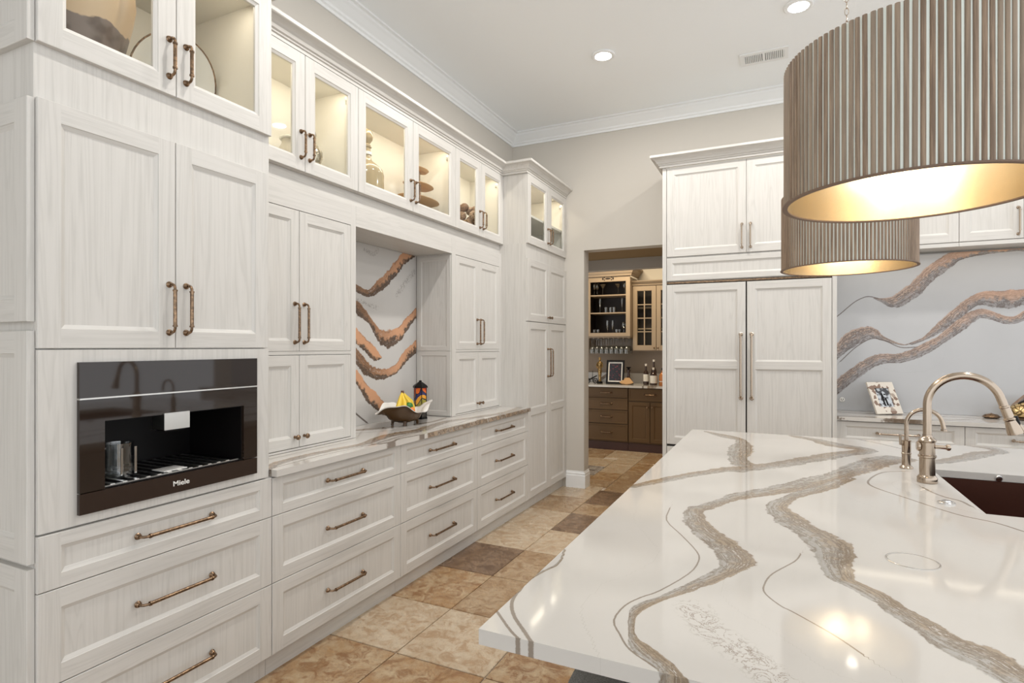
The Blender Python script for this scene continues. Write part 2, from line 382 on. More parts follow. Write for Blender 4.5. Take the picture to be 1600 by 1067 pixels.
# ------------------------------------------------------------------ vein paths on the slabs (metres, in the plane of each slab)
V_island=[
 ('big',[(0.504,3.278,0.076),(0.406,3.139,0.073),(0.238,2.79,0.052),(0.1,2.546,0.06),(-0.029,2.352,0.045),(-0.147,2.204,0.036),(-0.162,2.168,0.024),(-0.238,2.006,0.03),(-0.26,1.969,0.031),(-0.228,1.807,0.038),(-0.155,1.67,0.044),(-0.104,1.558,0.046),(-0.116,1.474,0.024),(-0.186,1.332,0.018),(-0.226,1.26,0.01),(-0.268,1.181,0.012),(-0.269,1.127,0.007),(-0.251,1.058,0.008),(-0.226,1.026,0.019),(-0.186,0.99,0.018),(-0.147,0.949,0.021)]),
 ('big',[(0.244,2.71,0.033),(0.13,2.462,0.035),(0.035,2.288,0.025),(-0.013,2.12,0.034),(0.034,1.958,0.051),(0.086,1.857,0.053),(0.126,1.754,0.054),(0.123,1.643,0.043),(0.127,1.54,0.03),(0.149,1.508,0.024),(0.191,1.452,0.029),(0.221,1.391,0.03),(0.254,1.334,0.034),(0.286,1.279,0.042),(0.323,1.247,0.046),(0.351,1.192,0.038)]),
 ('big',[(-0.52,2.198,0.019),(-0.444,2.33,0.029),(-0.335,2.514,0.031),(-0.205,2.688,0.041),(-0.18,2.689,0.049),(0.017,2.927,0.05),(0.238,3.252,0.057),(0.409,3.488,0.046),(0.283,3.579,0.064),(0.184,3.734,0.048),(0.073,3.843,0.03)]),
 ('big',[(-0.438,3.816,0.013),(-0.296,3.649,0.048),(-0.206,3.523,0.031),(-0.19,3.251,0.061),(-0.192,2.994,0.043),(-0.157,2.819,0.055)]),
 ('line',[(0.484,2.966,0.004),(0.394,2.897,0.004),(0.323,2.715,0.004),(0.32,2.593,0.004),(0.406,2.445,0.004),(0.511,2.282,0.004),(0.595,2.222,0.004),(0.643,2.151,0.004)]),
 ('big',[(0.652,3.264,0.046),(0.758,3.378,0.04),(0.911,3.606,0.049),(1.023,3.749,0.035),(0.974,3.875,0.047),(0.918,3.908,0.033)]),
 ('line',[(-0.338,1.957,0.002),(-0.324,1.815,0.002),(-0.261,1.692,0.002),(-0.201,1.569,0.002),(-0.189,1.499,0.002),(-0.2,1.409,0.002),(-0.245,1.283,0.002),(-0.273,1.236,0.002),(-0.296,1.18,0.002),(-0.3,1.107,0.002),(-0.274,1.056,0.002),(-0.245,1.012,0.002),(-0.195,0.976,0.002)]),
 ('edge',[(-0.524,1.437,0.004),(-0.509,1.376,0.004),(-0.505,1.327,0.004),(-0.514,1.294,0.004),(-0.525,1.252,0.004),(-0.531,1.198,0.004),(-0.525,1.143,0.004)]),
 ('dark',[(-0.528,1.149,0.004),(-0.517,1.094,0.004),(-0.488,1.041,0.004),(-0.44,0.988,0.004),(-0.414,0.96,0.004)]),
 ('line',[(-0.439,0.96,0.003),(-0.469,0.984,0.003),(-0.528,1.043,0.003)]),
 ('line',[(0.046,1.667,0.002),(0.03,1.604,0.002),(-0.019,1.495,0.002),(-0.035,1.418,0.002),(-0.032,1.37,0.002),(-0.002,1.319,0.002),(0.025,1.295,0.002),(0.089,1.228,0.002),(0.13,1.172,0.002)]),
 ('line',[(0.384,3.899,0.006),(0.488,3.761,0.006),(0.578,3.61,0.006)]),
 ('mesh',[(-0.165,1.229,0.045),(-0.128,1.156,0.045),(-0.089,1.114,0.045),(-0.046,1.071,0.045),(-0.007,1.018,0.045)]),
 ('line',[(0.492,2.657,0.005),(0.51,2.576,0.005),(0.536,2.518,0.005),(0.569,2.481,0.005),(0.583,2.413,0.005)]),
]
V_niche=[
 ('big',[(2.879,1.917,0.04),(3.047,1.852,0.024),(3.179,1.828,0.026),(3.276,1.881,0.04),(3.362,1.935,0.041),(3.484,2.034,0.043),(3.614,2.152,0.046),(3.715,2.218,0.053)]),
 ('big',[(2.879,1.804,0.038),(3.047,1.725,0.044),(3.187,1.637,0.023),(3.288,1.541,0.041),(3.381,1.51,0.066),(3.511,1.544,0.049),(3.623,1.629,0.044),(3.736,1.709,0.038),(3.878,1.792,0.037)]),
 ('org',[(2.92,1.602,0.042),(3.047,1.526,0.044),(3.158,1.458,0.045),(3.252,1.394,0.036),(3.315,1.376,0.008)]),
 ('big',[(2.92,1.46,0.032),(3.047,1.393,0.043),(3.16,1.297,0.042),(3.306,1.256,0.04),(3.464,1.278,0.032),(3.606,1.377,0.04),(3.736,1.45,0.042),(3.847,1.52,0.044)]),
 ('org',[(2.961,1.33,0.027),(3.047,1.254,0.032),(3.13,1.168,0.041),(3.237,1.073,0.047),(3.349,1.0,0.041)]),
 ('dark',[(3.036,1.006,0.006),(3.102,0.961,0.006),(3.158,0.925,0.006)]),
 ('mesh',[(3.047,1.775,0.02),(3.181,1.747,0.02),(3.276,1.73,0.02)]),
 ('mesh',[(3.727,2.046,0.03),(3.613,1.949,0.03),(3.504,1.841,0.03)]),
 ('mesh',[(3.135,2.126,0.02),(3.228,2.109,0.02),(3.276,2.147,0.02)]),
]
V_right=[
 ('line',[(0.387,1.677,0.004),(0.453,1.732,0.004),(0.55,1.823,0.004),(0.615,1.862,0.004),(0.662,1.872,0.004),(0.725,1.855,0.004)]),
 ('big',[(0.682,1.864,0.002),(0.756,1.837,0.018),(0.849,1.823,0.049),(0.978,1.918,0.056),(1.075,2.03,0.053),(1.191,2.13,0.054),(1.269,2.175,0.043),(1.417,2.194,0.026),(1.62,2.199,0.018),(1.711,2.184,0.019),(1.816,2.154,0.02)]),
 ('pale',[(0.353,1.364,0.071),(0.445,1.425,0.048),(0.55,1.524,0.063),(0.67,1.571,0.048),(0.76,1.521,0.02),(0.895,1.47,0.006),(0.985,1.493,0.007)]),
 ('big',[(0.958,1.478,0.011),(1.048,1.523,0.015),(1.147,1.61,0.036),(1.256,1.714,0.041),(1.351,1.802,0.043),(1.427,1.829,0.054),(1.563,1.817,0.069),(1.711,1.845,0.056),(1.816,1.891,0.054)]),
 ('big',[(0.353,1.011,0.036),(0.445,1.125,0.048),(0.583,1.254,0.046),(0.718,1.346,0.044),(0.883,1.361,0.038),(1.022,1.423,0.043),(1.147,1.507,0.033),(1.256,1.603,0.044),(1.347,1.69,0.041),(1.423,1.712,0.035),(1.556,1.659,0.029),(1.633,1.666,0.028),(1.711,1.724,0.032),(1.816,1.775,0.038)]),
 ('line',[(0.453,1.327,0.004),(0.567,1.449,0.004),(0.678,1.52,0.004),(0.772,1.504,0.004),(0.88,1.449,0.004),(0.985,1.45,0.004)]),
 ('pale',[(1.553,0.946,0.006),(1.623,1.026,0.014),(1.711,1.114,0.018)]),
]

V_counter = [
 ('big', [(-2.03,1.78,.02),(-2.12,1.95,.03),(-2.13,2.25,.03),(-2.10,2.5,.03),(-2.16,2.8,.045),(-2.12,3.1,.045),(-2.18,3.5,.035),(-2.09,3.9,.04),(-2.04,4.2,.04),(-2.1,4.62,.03)]),
 ('dark', [(-2.06,2.45,.006),(-2.0,2.62,.010),(-2.03,2.75,.006),(-1.995,2.95,.008)]),
 ('big', [(-1.99,3.0,.012),(-2.0,3.4,.022),(-1.99,3.9,.024),(-2.0,4.62,.02)]),
 ('big', [(-2.62,2.75,.03),(-2.45,2.95,.035),(-2.34,3.2,.03),(-2.27,3.45,.02),(-2.3,3.7,.01)]),
 ('line', [(-2.05,1.83,.003),(-2.07,2.2,.004),(-2.05,2.5,.004),(-2.08,2.9,.005),(-2.05,3.3,.004),(-2.1,3.8,.004)]),
 ('line', [(-2.4,2.8,.004),(-2.22,3.1,.004),(-2.2,3.4,.003)])]
V_rcounter = [
 ('big', [(.36,5.10,.03),(.6,5.12,.035),(.9,5.08,.03),(1.1,5.16,.02),(1.3,5.3,.012)]),
 ('big', [(.36,5.42,.02),(.7,5.36,.03),(1.0,5.42,.02),(1.5,5.38,.02),(2.2,5.3,.03)]),
 ('dark', [(.72,5.09,.012),(.86,5.07,.012),(.95,5.09,.008)]), ('line', [(1.0,5.2,.004),(1.45,5.14,.004),(1.5,5.08,.004)])]

def smooth_path(p, m=5):
    p = [np.array(q, float) for q in p]; p = [2 * p[0] - p[1]] + p + [2 * p[-1] - p[-2]]; out = []
    for i in range(1, len(p) - 2):
        a, b_, c, d = p[i - 1:i + 3]
        for k in range(m):
            t_ = k / m; q = .5 * (2 * b_ + (c - a) * t_ + (2 * a - 5 * b_ + 4 * c - d) * t_ ** 2 + (3 * b_ - a - 3 * c + d) * t_ ** 3)
            q[2] = max(q[2], .5 * min(b_[2], c[2])); out.append(q)
    return out + [p[-2]]
def vein_attrs(me, pa, veins, orange=None):
    S = np.zeros(len(pa)); O = np.zeros(len(pa)); n = len(pa); F = {k: np.full(n, 50.) for k in ('b', 't', 'k')}
    for kind, pts in veins:
        key = {'big': 'b', 'pale': 'b', 'org': 'b', 'edge': 'b', 'line': 't', 'dark': 't', 'mesh': 'k'}[kind]
        best = F[key]
        pts = smooth_path(pts, 3 if len(pts) > 12 else 5)
        for (ax, ay, aw), (bx, by, bw) in zip(pts, pts[1:]):
            dx, dy = bx - ax, by - ay; L2 = dx * dx + dy * dy + 1e-12
            tt = np.clip(((pa[:, 0] - ax) * dx + (pa[:, 1] - ay) * dy) / L2, 0, 1)
            qx = pa[:, 0] - (ax + tt * dx); qy = pa[:, 1] - (ay + tt * dy)
            d = np.hypot(qx, qy) / (aw + tt * (bw - aw)); sg = np.sign(dx * qy - dy * qx + 1e-12)
            k = d < np.abs(best); best[k] = (d * sg if key == 't' else d)[k]
            if key == 'b': O[k] = 1. if kind == 'org' else 0.
            if key == 'b': S[k] = np.clip(d * sg, -1.2, 1.2)[k]
    for key, nm in (('b', 'vb'), ('t', 'vt'), ('k', 'vk')):
        a = me.attributes.new(nm, 'FLOAT', 'POINT'); a.data.foreach_set('value', np.clip(F[key], -60, 60).astype(np.float32))
    a = me.attributes.new('vs', 'FLOAT', 'POINT'); a.data.foreach_set('value', S.astype(np.float32))
    a = me.attributes.new('vo', 'FLOAT', 'POINT')
    a.data.foreach_set('value', np.maximum(O, orange(pa) if orange is not None else np.zeros(n)).astype(np.float32))
def lin(a, b, st, extra=()):
    v = sorted(set([round(x, 4) for x in np.linspace(a, b, max(2, int((b - a) / st) + 1))] + [round(x, 4) for x in extra]))
    return v
def slab(name, mt, P, us, vs, thick, veins, hole=None, orange=None, parent=None, edge=None):
    """slab with a gridded polished face (carries the vein attributes), sides and a back; P(u,v,w) w<=0 goes into the slab"""
    b = MB(); nu, nv = len(us), len(vs); idx = {}; pa = []
    fu = (lambda u, v: edge(u, v)) if edge else (lambda u, v: (u, v))
    def V(i, j, w):
        k = (i, j, w)
        if k not in idx:
            u, v = fu(us[i], vs[j]); idx[k] = b.vert(P(u, v, w)); pa.append((u, v))
        return idx[k]
    def inh(i, j):
        if not hole or i < 0 or j < 0 or i >= nu - 1 or j >= nv - 1: return False
        return hole[0] - 1e-5 < us[i] and us[i + 1] < hole[1] + 1e-5 and hole[2] - 1e-5 < vs[j] and vs[j + 1] < hole[3] + 1e-5
    solid = lambda i, j: 0 <= i < nu - 1 and 0 <= j < nv - 1 and not inh(i, j)
    for i in range(nu - 1):
        for j in range(nv - 1):
            if not solid(i, j): continue
            b.face((V(i, j, 0), V(i + 1, j, 0), V(i + 1, j + 1, 0), V(i, j + 1, 0)))
            for di, dj, e0, e1 in ((-1, 0, (i, j), (i, j + 1)), (1, 0, (i + 1, j), (i + 1, j + 1)), (0, -1, (i, j), (i + 1, j)), (0, 1, (i, j + 1), (i + 1, j + 1))):
                if not solid(i + di, j + dj): b.face((V(*e0, 0), V(*e1, 0), V(*e1, -thick), V(*e0, -thick)))
    if not hole:
        b.face([V(i, j, -thick) for i, j in ((0, 0), (nu - 1, 0), (nu - 1, nv - 1), (0, nv - 1))])
    else:
        iu = [us.index(round(h, 4)) for h in hole[:2]]; jv = [vs.index(round(h, 4)) for h in hole[2:]]
        for a_, c_, d_, e_ in ((0, nu - 1, 0, jv[0]), (0, nu - 1, jv[1], nv - 1), (0, iu[0], jv[0], jv[1]), (iu[1], nu - 1, jv[0], jv[1])):
            b.face([V(i, j, -thick) for i, j in ((a_, d_), (c_, d_), (c_, e_), (a_, e_))])
    o = b.obj(name, mt, parent)
    vein_attrs(o.data, np.array(pa), veins, orange); return o

# ------------------------------------------------------------------ room shell
CZ = 3.74
s = struct(boxo('floor', -2.8, 4.2, -3, 8.6, -.08, -.008, 'grout'))
FLOOR = s
struct(boxo('ceiling', -2.8, 4.2, -3, 8.6, CZ, CZ + .1, 'ceiling'))
struct(boxo('wall_left', -2.78, -2.64, -3, 5.6, 0, CZ, 'wall'))
DX0, DX1, DH = -1.83, -.925, 2.44
b = MB(); b.box(-2.78, DX0, 5.6, 5.75, 0, CZ); b.box(DX0, DX1, 5.6, 5.75, DH, CZ); b.box(DX1, 3.4, 5.6, 5.75, 0, CZ)
struct(b.obj('wall_back', 'wall'))
prof = [(0, 3.615), (.012, 3.615), (.014, 3.633), (.026, 3.64), (.03, 3.655), (.045, 3.668), (.07, 3.695), (.084, 3.708), (.09, 3.722), (.108, 3.727), (.11, 3.74), (0, 3.74)]
b = MB(); sweep(b, [(-2.64, -3), (-2.64, 5.6), (3.4, 5.6)], prof)
struct(b.obj('trim_1', 'white_trim'))
bp = [(0, 0), (.016, 0), (.016, .125), (.012, .135), (.013, .15), (.007, .16), (.005, .172), (0, .172)]
b = MB(); sweep(b, [(-2.02, 5.6), (DX0, 5.6), (DX0, 5.75)], bp); struct(b.obj('baseboard_back', 'white_trim'))
# butler's pantry beyond the doorway
struct(boxo('wall_pantry_back', -4.0, .2, 8.45, 8.6, 0, 3.1, 'taupe_wall'))
struct(boxo('wall_pantry_left', -4.1, -4.0, 5.75, 8.6, 0, 3.1, 'cream'))
struct(boxo('wall_pantry_right', .2, .3, 5.75, 8.6, 0, 3.1, 'cream'))
struct(boxo('wall_pantry_upper', -4.0, .2, 8.43, 8.45, 2.28, 3.1, 'cream'))
struct(boxo('ceiling_pantry', -4.1, .3, 5.75, 8.6, 3.0, 3.1, 'cream'))
struct(boxo('trim_2', -4.0, .2, 5.75, 6.33, DH + .005, DH + .05, 'brown_soffit'))
struct(boxo('trim_3', -4.0, .2, 6.33, 6.45, 2.325, DH + .05, 'grey_beam'))
struct(boxo('trim_4', -4.0, .2, 6.33, 6.45, DH + .05, 3.0, 'cream'))
area('pantry_fill', (-1.9, 7.3, 2.95), (0, 0, 0), .6, .3, 30, (1, .84, .60))  # added warm fill for the enclosed pantry, no fixture behind it

# ------------------------------------------------------------------ floor tiles (parts of the floor), joints recessed
tm = {}
def tile(x0, x1, y0, y1, m):
    g = .0032; w, d = round(x1 - x0 - 2 * g, 3), round(y1 - y0 - 2 * g, 3); k = (w, d, m)
    if k not in tm:
        b = MB(); e = .003
        A = [(-w / 2, -d / 2), (w / 2, -d / 2), (w / 2, d / 2), (-w / 2, d / 2)]
        lo = [b.vert((x, y, -.01)) for x, y in A]; mi = [b.vert((x, y, -.0025)) for x, y in A]
        hi = [b.vert((x - math.copysign(e, x), y - math.copysign(e, y), 0)) for x, y in A]
        b.face(hi)
        for i in range(4): j = (i + 1) % 4; b.face((lo[i], lo[j], mi[j], mi[i])); b.face((mi[i], mi[j], hi[j], hi[i]))
        tm[k] = b.mesh('tile', 'tile_' + m)
    put('tile', tm[k], ((x0 + x1) / 2, (y0 + y1) / 2, random.choice((0, -.0004, .0003))), FLOOR)
Y0 = [2.215 + .5025 * k for k in range(-3, 9)]
KL = {-3: 'tan', -2: 'cream', -1: 'rust', 0: 'cream', 1: 'rust', 2: 'dark', 3: 'cream', 4: 'cream', 5: 'tan', 6: 'cream', 7: 'tan'}
KM = {-3: 'tan', -2: 'rust', -1: 'rust', 0: 'cream'}
for k in range(-3, 7):
    y = 2.215 + .5025 * k
    tile(-2.16, -1.66, y, y + .5025, KL[k])
    if k <= 0: tile(-1.66, -1.18, y, y + .5025, KM[k]); tile(-1.18, -.68, y, y + .5025, ('rust', 'tan', 'rust', 'rust')[k + 3])
tile(-1.66, -1.41, 2.7175, 3.22, 'tan'); tile(-1.41, -.93, 2.7175, 3.44, 'tan')
tile(-1.66, -1.41, 3.22, 3.7225, 'tan'); tile(-1.41, -.93, 3.44, 3.93, 'cream')
tile(-1.66, -1.41, 3.7225, 4.225, 'cream'); tile(-1.66, -1.41, 4.225, 4.7275, 'dark')
tile(-1.41, -.93, 3.93, 4.48, 'tan'); tile(-1.41, -.93, 4.48, 4.98, 'dark'); tile(-1.66, -1.41, 4.7275, 5.07, 'tan')
for x0, x1, y0, y1, m in ((-2.66, -2.16, 5.73, 6.2, 'tan'), (-1.41, -.93, 4.98, 5.5, 'cream'), (-1.66, -1.41, 5.07, 5.6, 'dark'), (-2.16, -1.92, 5.73, 6.03, 'tan'),
    (-1.92, -1.63, 5.73, 6.03, 'tan'), (-1.63, -1.2, 5.6, 6.03, 'tan'), (-1.2, -.7, 5.5, 6.03, 'cream'), (-2.66, -2.4, 6.2, 6.85, 'tan'), (-2.40, -1.92, 6.22, 6.72, 'mosaic'),
    (-1.92, -1.63, 6.03, 6.44, 'rust'), (-1.63, -1.2, 6.03, 6.6, 'tan'), (-2.16, -1.92, 6.03, 6.22, 'tan'), (-1.92, -1.63, 6.44, 6.9, 'cream'), (-2.42, -1.92, 6.72, 7.2, 'cream'),
    (-1.63, -1.1, 6.6, 7.1, 'rust'), (-1.92, -1.63, 6.9, 7.3, 'cream'), (-2.42, -2.1, 7.2, 7.9, 'tan'), (-2.1, -1.63, 7.3, 7.9, 'cream'), (-1.63, -1.0, 7.1, 7.9, 'rust'), (-2.9, -2.42, 6.85, 7.9, 'tan'),
    (-1.2, -.6, 6.03, 6.6, 'rust'), (-1.1, -.5, 6.6, 7.1, 'tan')):
    tile(x0, x1, y0, y1, m)
for i, x in enumerate((-.93, -.43, .07, .57, 1.07, 1.57, 2.07, 2.57, 3.07, 3.57)):
    for k in range(-3, 6):
        if x == -.93 and k > -4: pass
        y = 2.215 + .5025 * k
        if i == 0 and k <= 0: tile(-.68, -.43, y, y + .5025, 'tan'); continue
        tile(x, x + .5, y, y + .5025, random.choice(('cream', 'tan', 'rust', 'tan', 'dark')))

# ------------------------------------------------------------------ left run
XF, XR = -2.043, -2.61          # carcass face, carcass back
FP = FX(XF)
ZT = 2.99
# --- coffee tower
tw = thing('tall_coffee_cabinet', 'tall white oak cabinet at the left end with the built-in coffee machine', 'cabinet', (-2.33, 1.37, 0))
b = MB(); b.box(XR, XF - .001, .938, 1.812, .10, .884); b.box(XR, XF, .938, 1.812, .884, .905); b.box(XR, XR + .05, .938, 1.812, .905, 1.43)
b.box(XR, XF, .938, .975, .905, 1.43); b.box(XR, XF, 1.775, 1.812, .905, 1.43); b.box(XR, XF, .938, 1.812, 1.43, 2.377); b.box(XR, -2.064, .94, 1.812, 0, .10)
b.obj('body', 'oak_v', tw)
b = MB(); hollow(b, XR, XF, .938, 1.812, 2.377, ZT); b.obj('top_box', ['oak_v', 'cab_in'], tw)
b = MB(); b.box(XR + .013, XF - .002, .9565, .958, 2.396, 2.971); b.box(XR + .013, XF - .002, 1.792, 1.7935, 2.396, 2.971); b.box(XR + .013, XF - .002, .958, 1.792, 2.3955, 2.397); b.box(XR + .013, XF - .002, .958, 1.792, 2.97, 2.9715)
b.obj('lining', 'cab_in', tw)
for u0, u1, hy in ((.938, 1.375, 1.347), (1.375, 1.812, 1.412)):
    d = front('glass_door', FP, tw, u0, u1, 2.377, ZT, glass=True, s=.066); pull(d, (-2.023, hy, 2.512), RX_V, .135)
for u0, u1, hy in ((.938, 1.372, 1.347), (1.372, 1.79, 1.412)):
    d = front('door', FP, tw, u0, u1, 1.449, 2.211); pull(d, (-2.023, hy, 1.595), RX_V, .175)
b = MB(); MY0, MY1, MZ0, MZ1 = 1.045, 1.721, .920, 1.406
for a, c, d_, e in ((.94, MY0 + .01, .888, 1.446), (MY1 - .01, 1.79, .888, 1.446), (MY0 + .01, MY1 - .01, .888, MZ0 + .01), (MY0 + .01, MY1 - .01, MZ1 - .01, 1.446)): b.box(a, c, d_, e, 0, T, 0, FP)
b.obj('appliance_panel', 'oak_v', tw)
DZ = [(.708, .884), (.412, .708), (.097, .412)]
for z0, z1 in DZ:
    d = front('drawer', FP, tw, .938, 1.812, z0, z1 if z1 < .88 else .882, ops=[(z0 + (.045 if z1 > .8 else .06), z1 - (.045 if z1 > .8 else .06))])
    pull(d, (-2.023, 1.377, (z0 + z1) / 2 + .0), RX_H, .285)
SP = FY(.938)
for z0, z1 in ((2.377, ZT), (1.53, 2.209), (.80, 1.505), (.02, .787)): front('side_panel', SP, tw, XR, -2.035, z0, z1, axis='x', s=.07)

# --- coffee machine
cm = thing('coffee_machine', 'built-in dark glass coffee machine with a lit cup niche in the tall cabinet', 'coffee machine', (-2.1, 1.383, MZ0))
CP = FX(-2.022)
b = MB()
for a, c, d_, e in ((MY0, 1.12, .989, 1.286), (1.655, MY1, .989, 1.286), (1.12, 1.655, 1.212, 1.286)): b.box(a, c, d_, e, 0, .014, 0, CP)
b.obj('door_frame', 'black_glass', cm)
MB().box(MY0, MY1, 1.291, MZ1, 0, .014, 0, CP).obj('control_panel', 'black_glass', cm)
MB().box(MY0, MY1, MZ0, .986, 0, .014, 0, CP).obj('plinth', 'dark_fascia', cm)
MB().box(MY0, MY1, 1.286, 1.291, 0, .016, 0, CP).obj('silver_seam', 'silver', cm)
b = MB(); P = CP; hollow(b, -.33, 0, 1.12, 1.655, .987, 1.212, .004, 0, 0, lambda w, u, v: CP(u, v, w)); b.obj('niche', 'black', cm)
MB().box(MY0 + .012, MY1 - .012, MZ0 + .012, MZ1 - .012, -.42, -.335, 0, CP).obj('housing', 'black', cm)
MB().box(1.314, 1.411, 1.155, 1.216, -.05, .022, 0, CP).obj('spout_block', 'silver', cm)
b = MB(); b.box(1.325, 1.40, 1.148, 1.155, -.04, .01, 0, CP); b.obj('spout', 'black', cm)
b = MB()
for k in range(12): b.box(1.15 + k * .04, 1.165 + k * .04, .991, .996, -.30, -.01, 0, CP)
b.box(1.13, 1.645, .991, .994, -.015, -.005, 0, CP); b.obj('drip_grate', 'silver', cm)
MB().box(1.34, 1.43, .996, .999, -.09, -.02, 0, CP).obj('drip_plate', 'ceramic', cm)
def text(name, body, size, P0, rot, mt, parent, ext=.0006, w=1.):
    c = bpy.data.curves.new(name, 'FONT'); c.body = body; c.size = size; c.extrude = ext; c.align_x = 'CENTER'; c.align_y = 'CENTER'; c.offset = size * .012
    tmp = bpy.data.objects.new(name, c); COL.objects.link(tmp)
    me = bpy.data.meshes.new_from_object(tmp.evaluated_get(bpy.context.evaluated_depsgraph_get())); bpy.data.objects.remove(tmp)
    me.materials.clear(); me.materials.append(M[mt]); me.name = name
    o = put(name, me, P0, parent, rot); o.scale = (w, 1, 1); return o
text('lettering', 'Miele', .026, (-2.0075, 1.383, .953), RX_H, 'ceramic', cm, w=1.15)
b = MB(); b.lathe([(0, 0), (.045, 0), (.047, .01), (.043, .10), (.045, .118), (.041, .118), (.039, .10), (.042, .012), (0, .008)], (-2.13, 1.235, .9965), 20)
jg = b.obj('glass_jug', 'glassware'); tag(jg, 'clear glass jug standing inside the coffee machine niche', 'jug')
b = MB(); b.tube([(-2.13, 1.19, 1.10), (-2.13, 1.165, 1.095), (-2.13, 1.16, 1.06), (-2.13, 1.172, 1.02), (-2.13, 1.19, 1.015)], .005, 8); b.obj('handle', 'glassware', jg)
for i, yy in enumerate((1.215, 1.262)): MB().box(-2.088, -2.086, yy, yy + .008, 1.005, 1.10).obj('chrome_strip', 'chrome', jg)

# --- base drawer cabinets
def base_unit(y0, y1, label, hl, hy=None):
    c = thing('drawer_cabinet', label, 'cabinet', (-2.33, (y0 + y1) / 2, 0), 'base drawer cabinets under the left worktop')
    b = MB(); b.box(XR, XF, y0 + .0008, y1 - .0008, .10, .883); b.box(XR, -2.064, y0 + .0008, y1 - .0008, 0, .10); b.obj('body', 'oak_y', c)
    for z0, z1 in DZ:
        k = .043 if z1 > .8 else .058
        d = front('drawer', FP, c, y0, y1, z0, z1 if z1 < .88 else .878, s=.06, ops=[(z0 + k, z1 - k)])
        pull(d, (-2.023, hy or (y0 + y1) / 2, (z0 + z1) / 2), RX_H, hl)
    return c
base_unit(1.813, 2.748, 'white oak three-drawer base cabinet right beside the coffee machine cabinet', .258)
base_unit(2.748, 3.684, 'white oak three-drawer base cabinet, middle one under the left worktop', .285, 3.2)
base_unit(3.684, 4.61, 'white oak three-drawer base cabinet next to the tall pantry cabinet', .285, 4.13)

us = lin(-2.612, -1.997, .012); vs = lin(1.814, 4.61, .012)
def rc(u, v):
    if u > -2.02 and v < 1.86:   # rounded front corner
        pass
    return u, v
def ptop(z): return lambda u, v, w: (u, v, z + w)
wt = slab('worktop', 'quartz_counter', ptop(.914), us, vs, .03, V_counter)
tag(wt, 'brown streaked white quartz worktop running along the left drawers', 'worktop')

# --- cabinets standing on the worktop
UF = -2.305; UP = FX(UF)
def upper_pair(y0, y1, label, d0, d1, mid, side_visible):
    c = thing('worktop_cabinet', label, 'cabinet', (-2.45, (y0 + y1) / 2, .914), 'cabinets standing on the left worktop')
    b = MB(); b.box(XR, UF, y0, y1, .916, 2.29); b.obj('body', 'oak_v', c)
    b = MB()
    for a, c_, z0, z1, m in ((y0, d0, .916, 2.29, 0), (d1, y1, .916, 2.29, 0), (d0, d1, 1.413, 1.43, 1), (d0, d1, 2.17, 2.29, 1), (d0, d1, .916, .926, 1)): b.box(a, c_, z0, z1, 0, T, m, UP)
    b.obj('face_frame', ['oak_v', 'oak_y'], c)
    for a, e, hy in ((d0, mid, mid - .032), (mid, d1, mid + .032)):
        d = front('door', UP, c, a, e, 1.43, 2.168, s=.055); pull(d, (-2.285, hy, 1.578), RX_V, .20)
        d = front('door', UP, c, a, e, .928, 1.411, s=.055); knob(d, (-2.285, hy, .985), RX_V)
    if side_visible:
        for z0, z1 in ((1.42, 2.16), (.92, 1.42)):
            front('side_panel', FY(y0 + .014), c, XR + .01, UF + .012, z0, z1, axis='x', s=.035)
    return c
upper_pair(1.814, 2.663, 'white oak cabinet with four doors on the worktop, left of the marble niche', 1.83, 2.62, 2.225, False)
upper_pair(3.754, 4.61, 'white oak cabinet with four doors on the worktop, right of the marble niche', 3.81, 4.568, 4.186, True)
boxo('niche_soffit', XR, -2.285, 2.664, 3.753, 2.17, 2.29, 'oak_y')
tag(bpy.data.objects['niche_soffit'], 'white oak bridge panel above the marble niche', 'panel')
nb = slab('splashback', 'quartz_niche', lambda u, v, w: (-2.612 + w, u, v), lin(2.664, 3.753, .008), lin(.915, 2.169, .008), .02, V_niche,
          orange=lambda p: np.clip((p[:, 0] - 3.12) / .38, .12, 1))
tag(nb, 'quartz splashback with swooping orange and brown veins in the left niche', 'splashback')

# --- glass-fronted row
XG = -2.285; GP = FX(XG)
def glass_box(nm, label, P, xb, xf, y0, y1, mid, hx, hys, zs=None, axis='y', grp='lit glass-door cabinets along the left wall'):
    c = thing(nm, label, 'cabinet', ((xb + xf) / 2, (y0 + y1) / 2, 2.30), grp)
    b = MB(); hollow(b, xb, xf, y0 + .0005, y1 - .0005, 2.372, ZT); b.obj('body', ['oak_v', 'cab_in'], c)
    b = MB(); x0, x1 = xb + .0125, xf - .003
    b.box(x0, x1, y0 + .019, y0 + .0205, 2.392, 2.970); b.box(x0, x1, y1 - .0205, y1 - .019, 2.392, 2.970)
    b.box(x0, x1, y0 + .02, y1 - .02, 2.3905, 2.392); b.box(x0, x1, y0 + .02, y1 - .02, 2.970, 2.9715); b.obj('lining', 'cab_in', c)
    b = MB(); b.box(xf - .035, xf - .02, y0 + .04, y1 - .04, 2.960, 2.969); b.obj('light_strip', 'led', c)
    area('cabinet_light', (xf - .06, (y0 + y1) / 2, 2.955), (0, math.radians(18), 0), .05, y1 - y0 - .14, 1.7 * (y1 - y0), (1, .89, .72))
    for (a, e), hy in zip(((y0, mid), (mid, y1)), hys):
        d = front('glass_door', P, c, a, e, 2.372, ZT, glass=True, s=.064)
        pull(d, (hx, hy, 2.51), RX_V, .135)
        yy = a if hy > (a + e) / 2 else e; sg = 1 if yy == a else -1
        q = MB(); ya = yy + sg * .02; q.box(xf - .05, xf - .012, min(ya, ya + sg * .012), max(ya, ya + sg * .012), 2.89, 2.915); q.box(xf - .02, xf + .001, min(ya + sg * .01, ya + sg * .05), max(ya + sg * .01, ya + sg * .05), 2.893, 2.911); q.obj('hinge', 'silver', d)
    return c
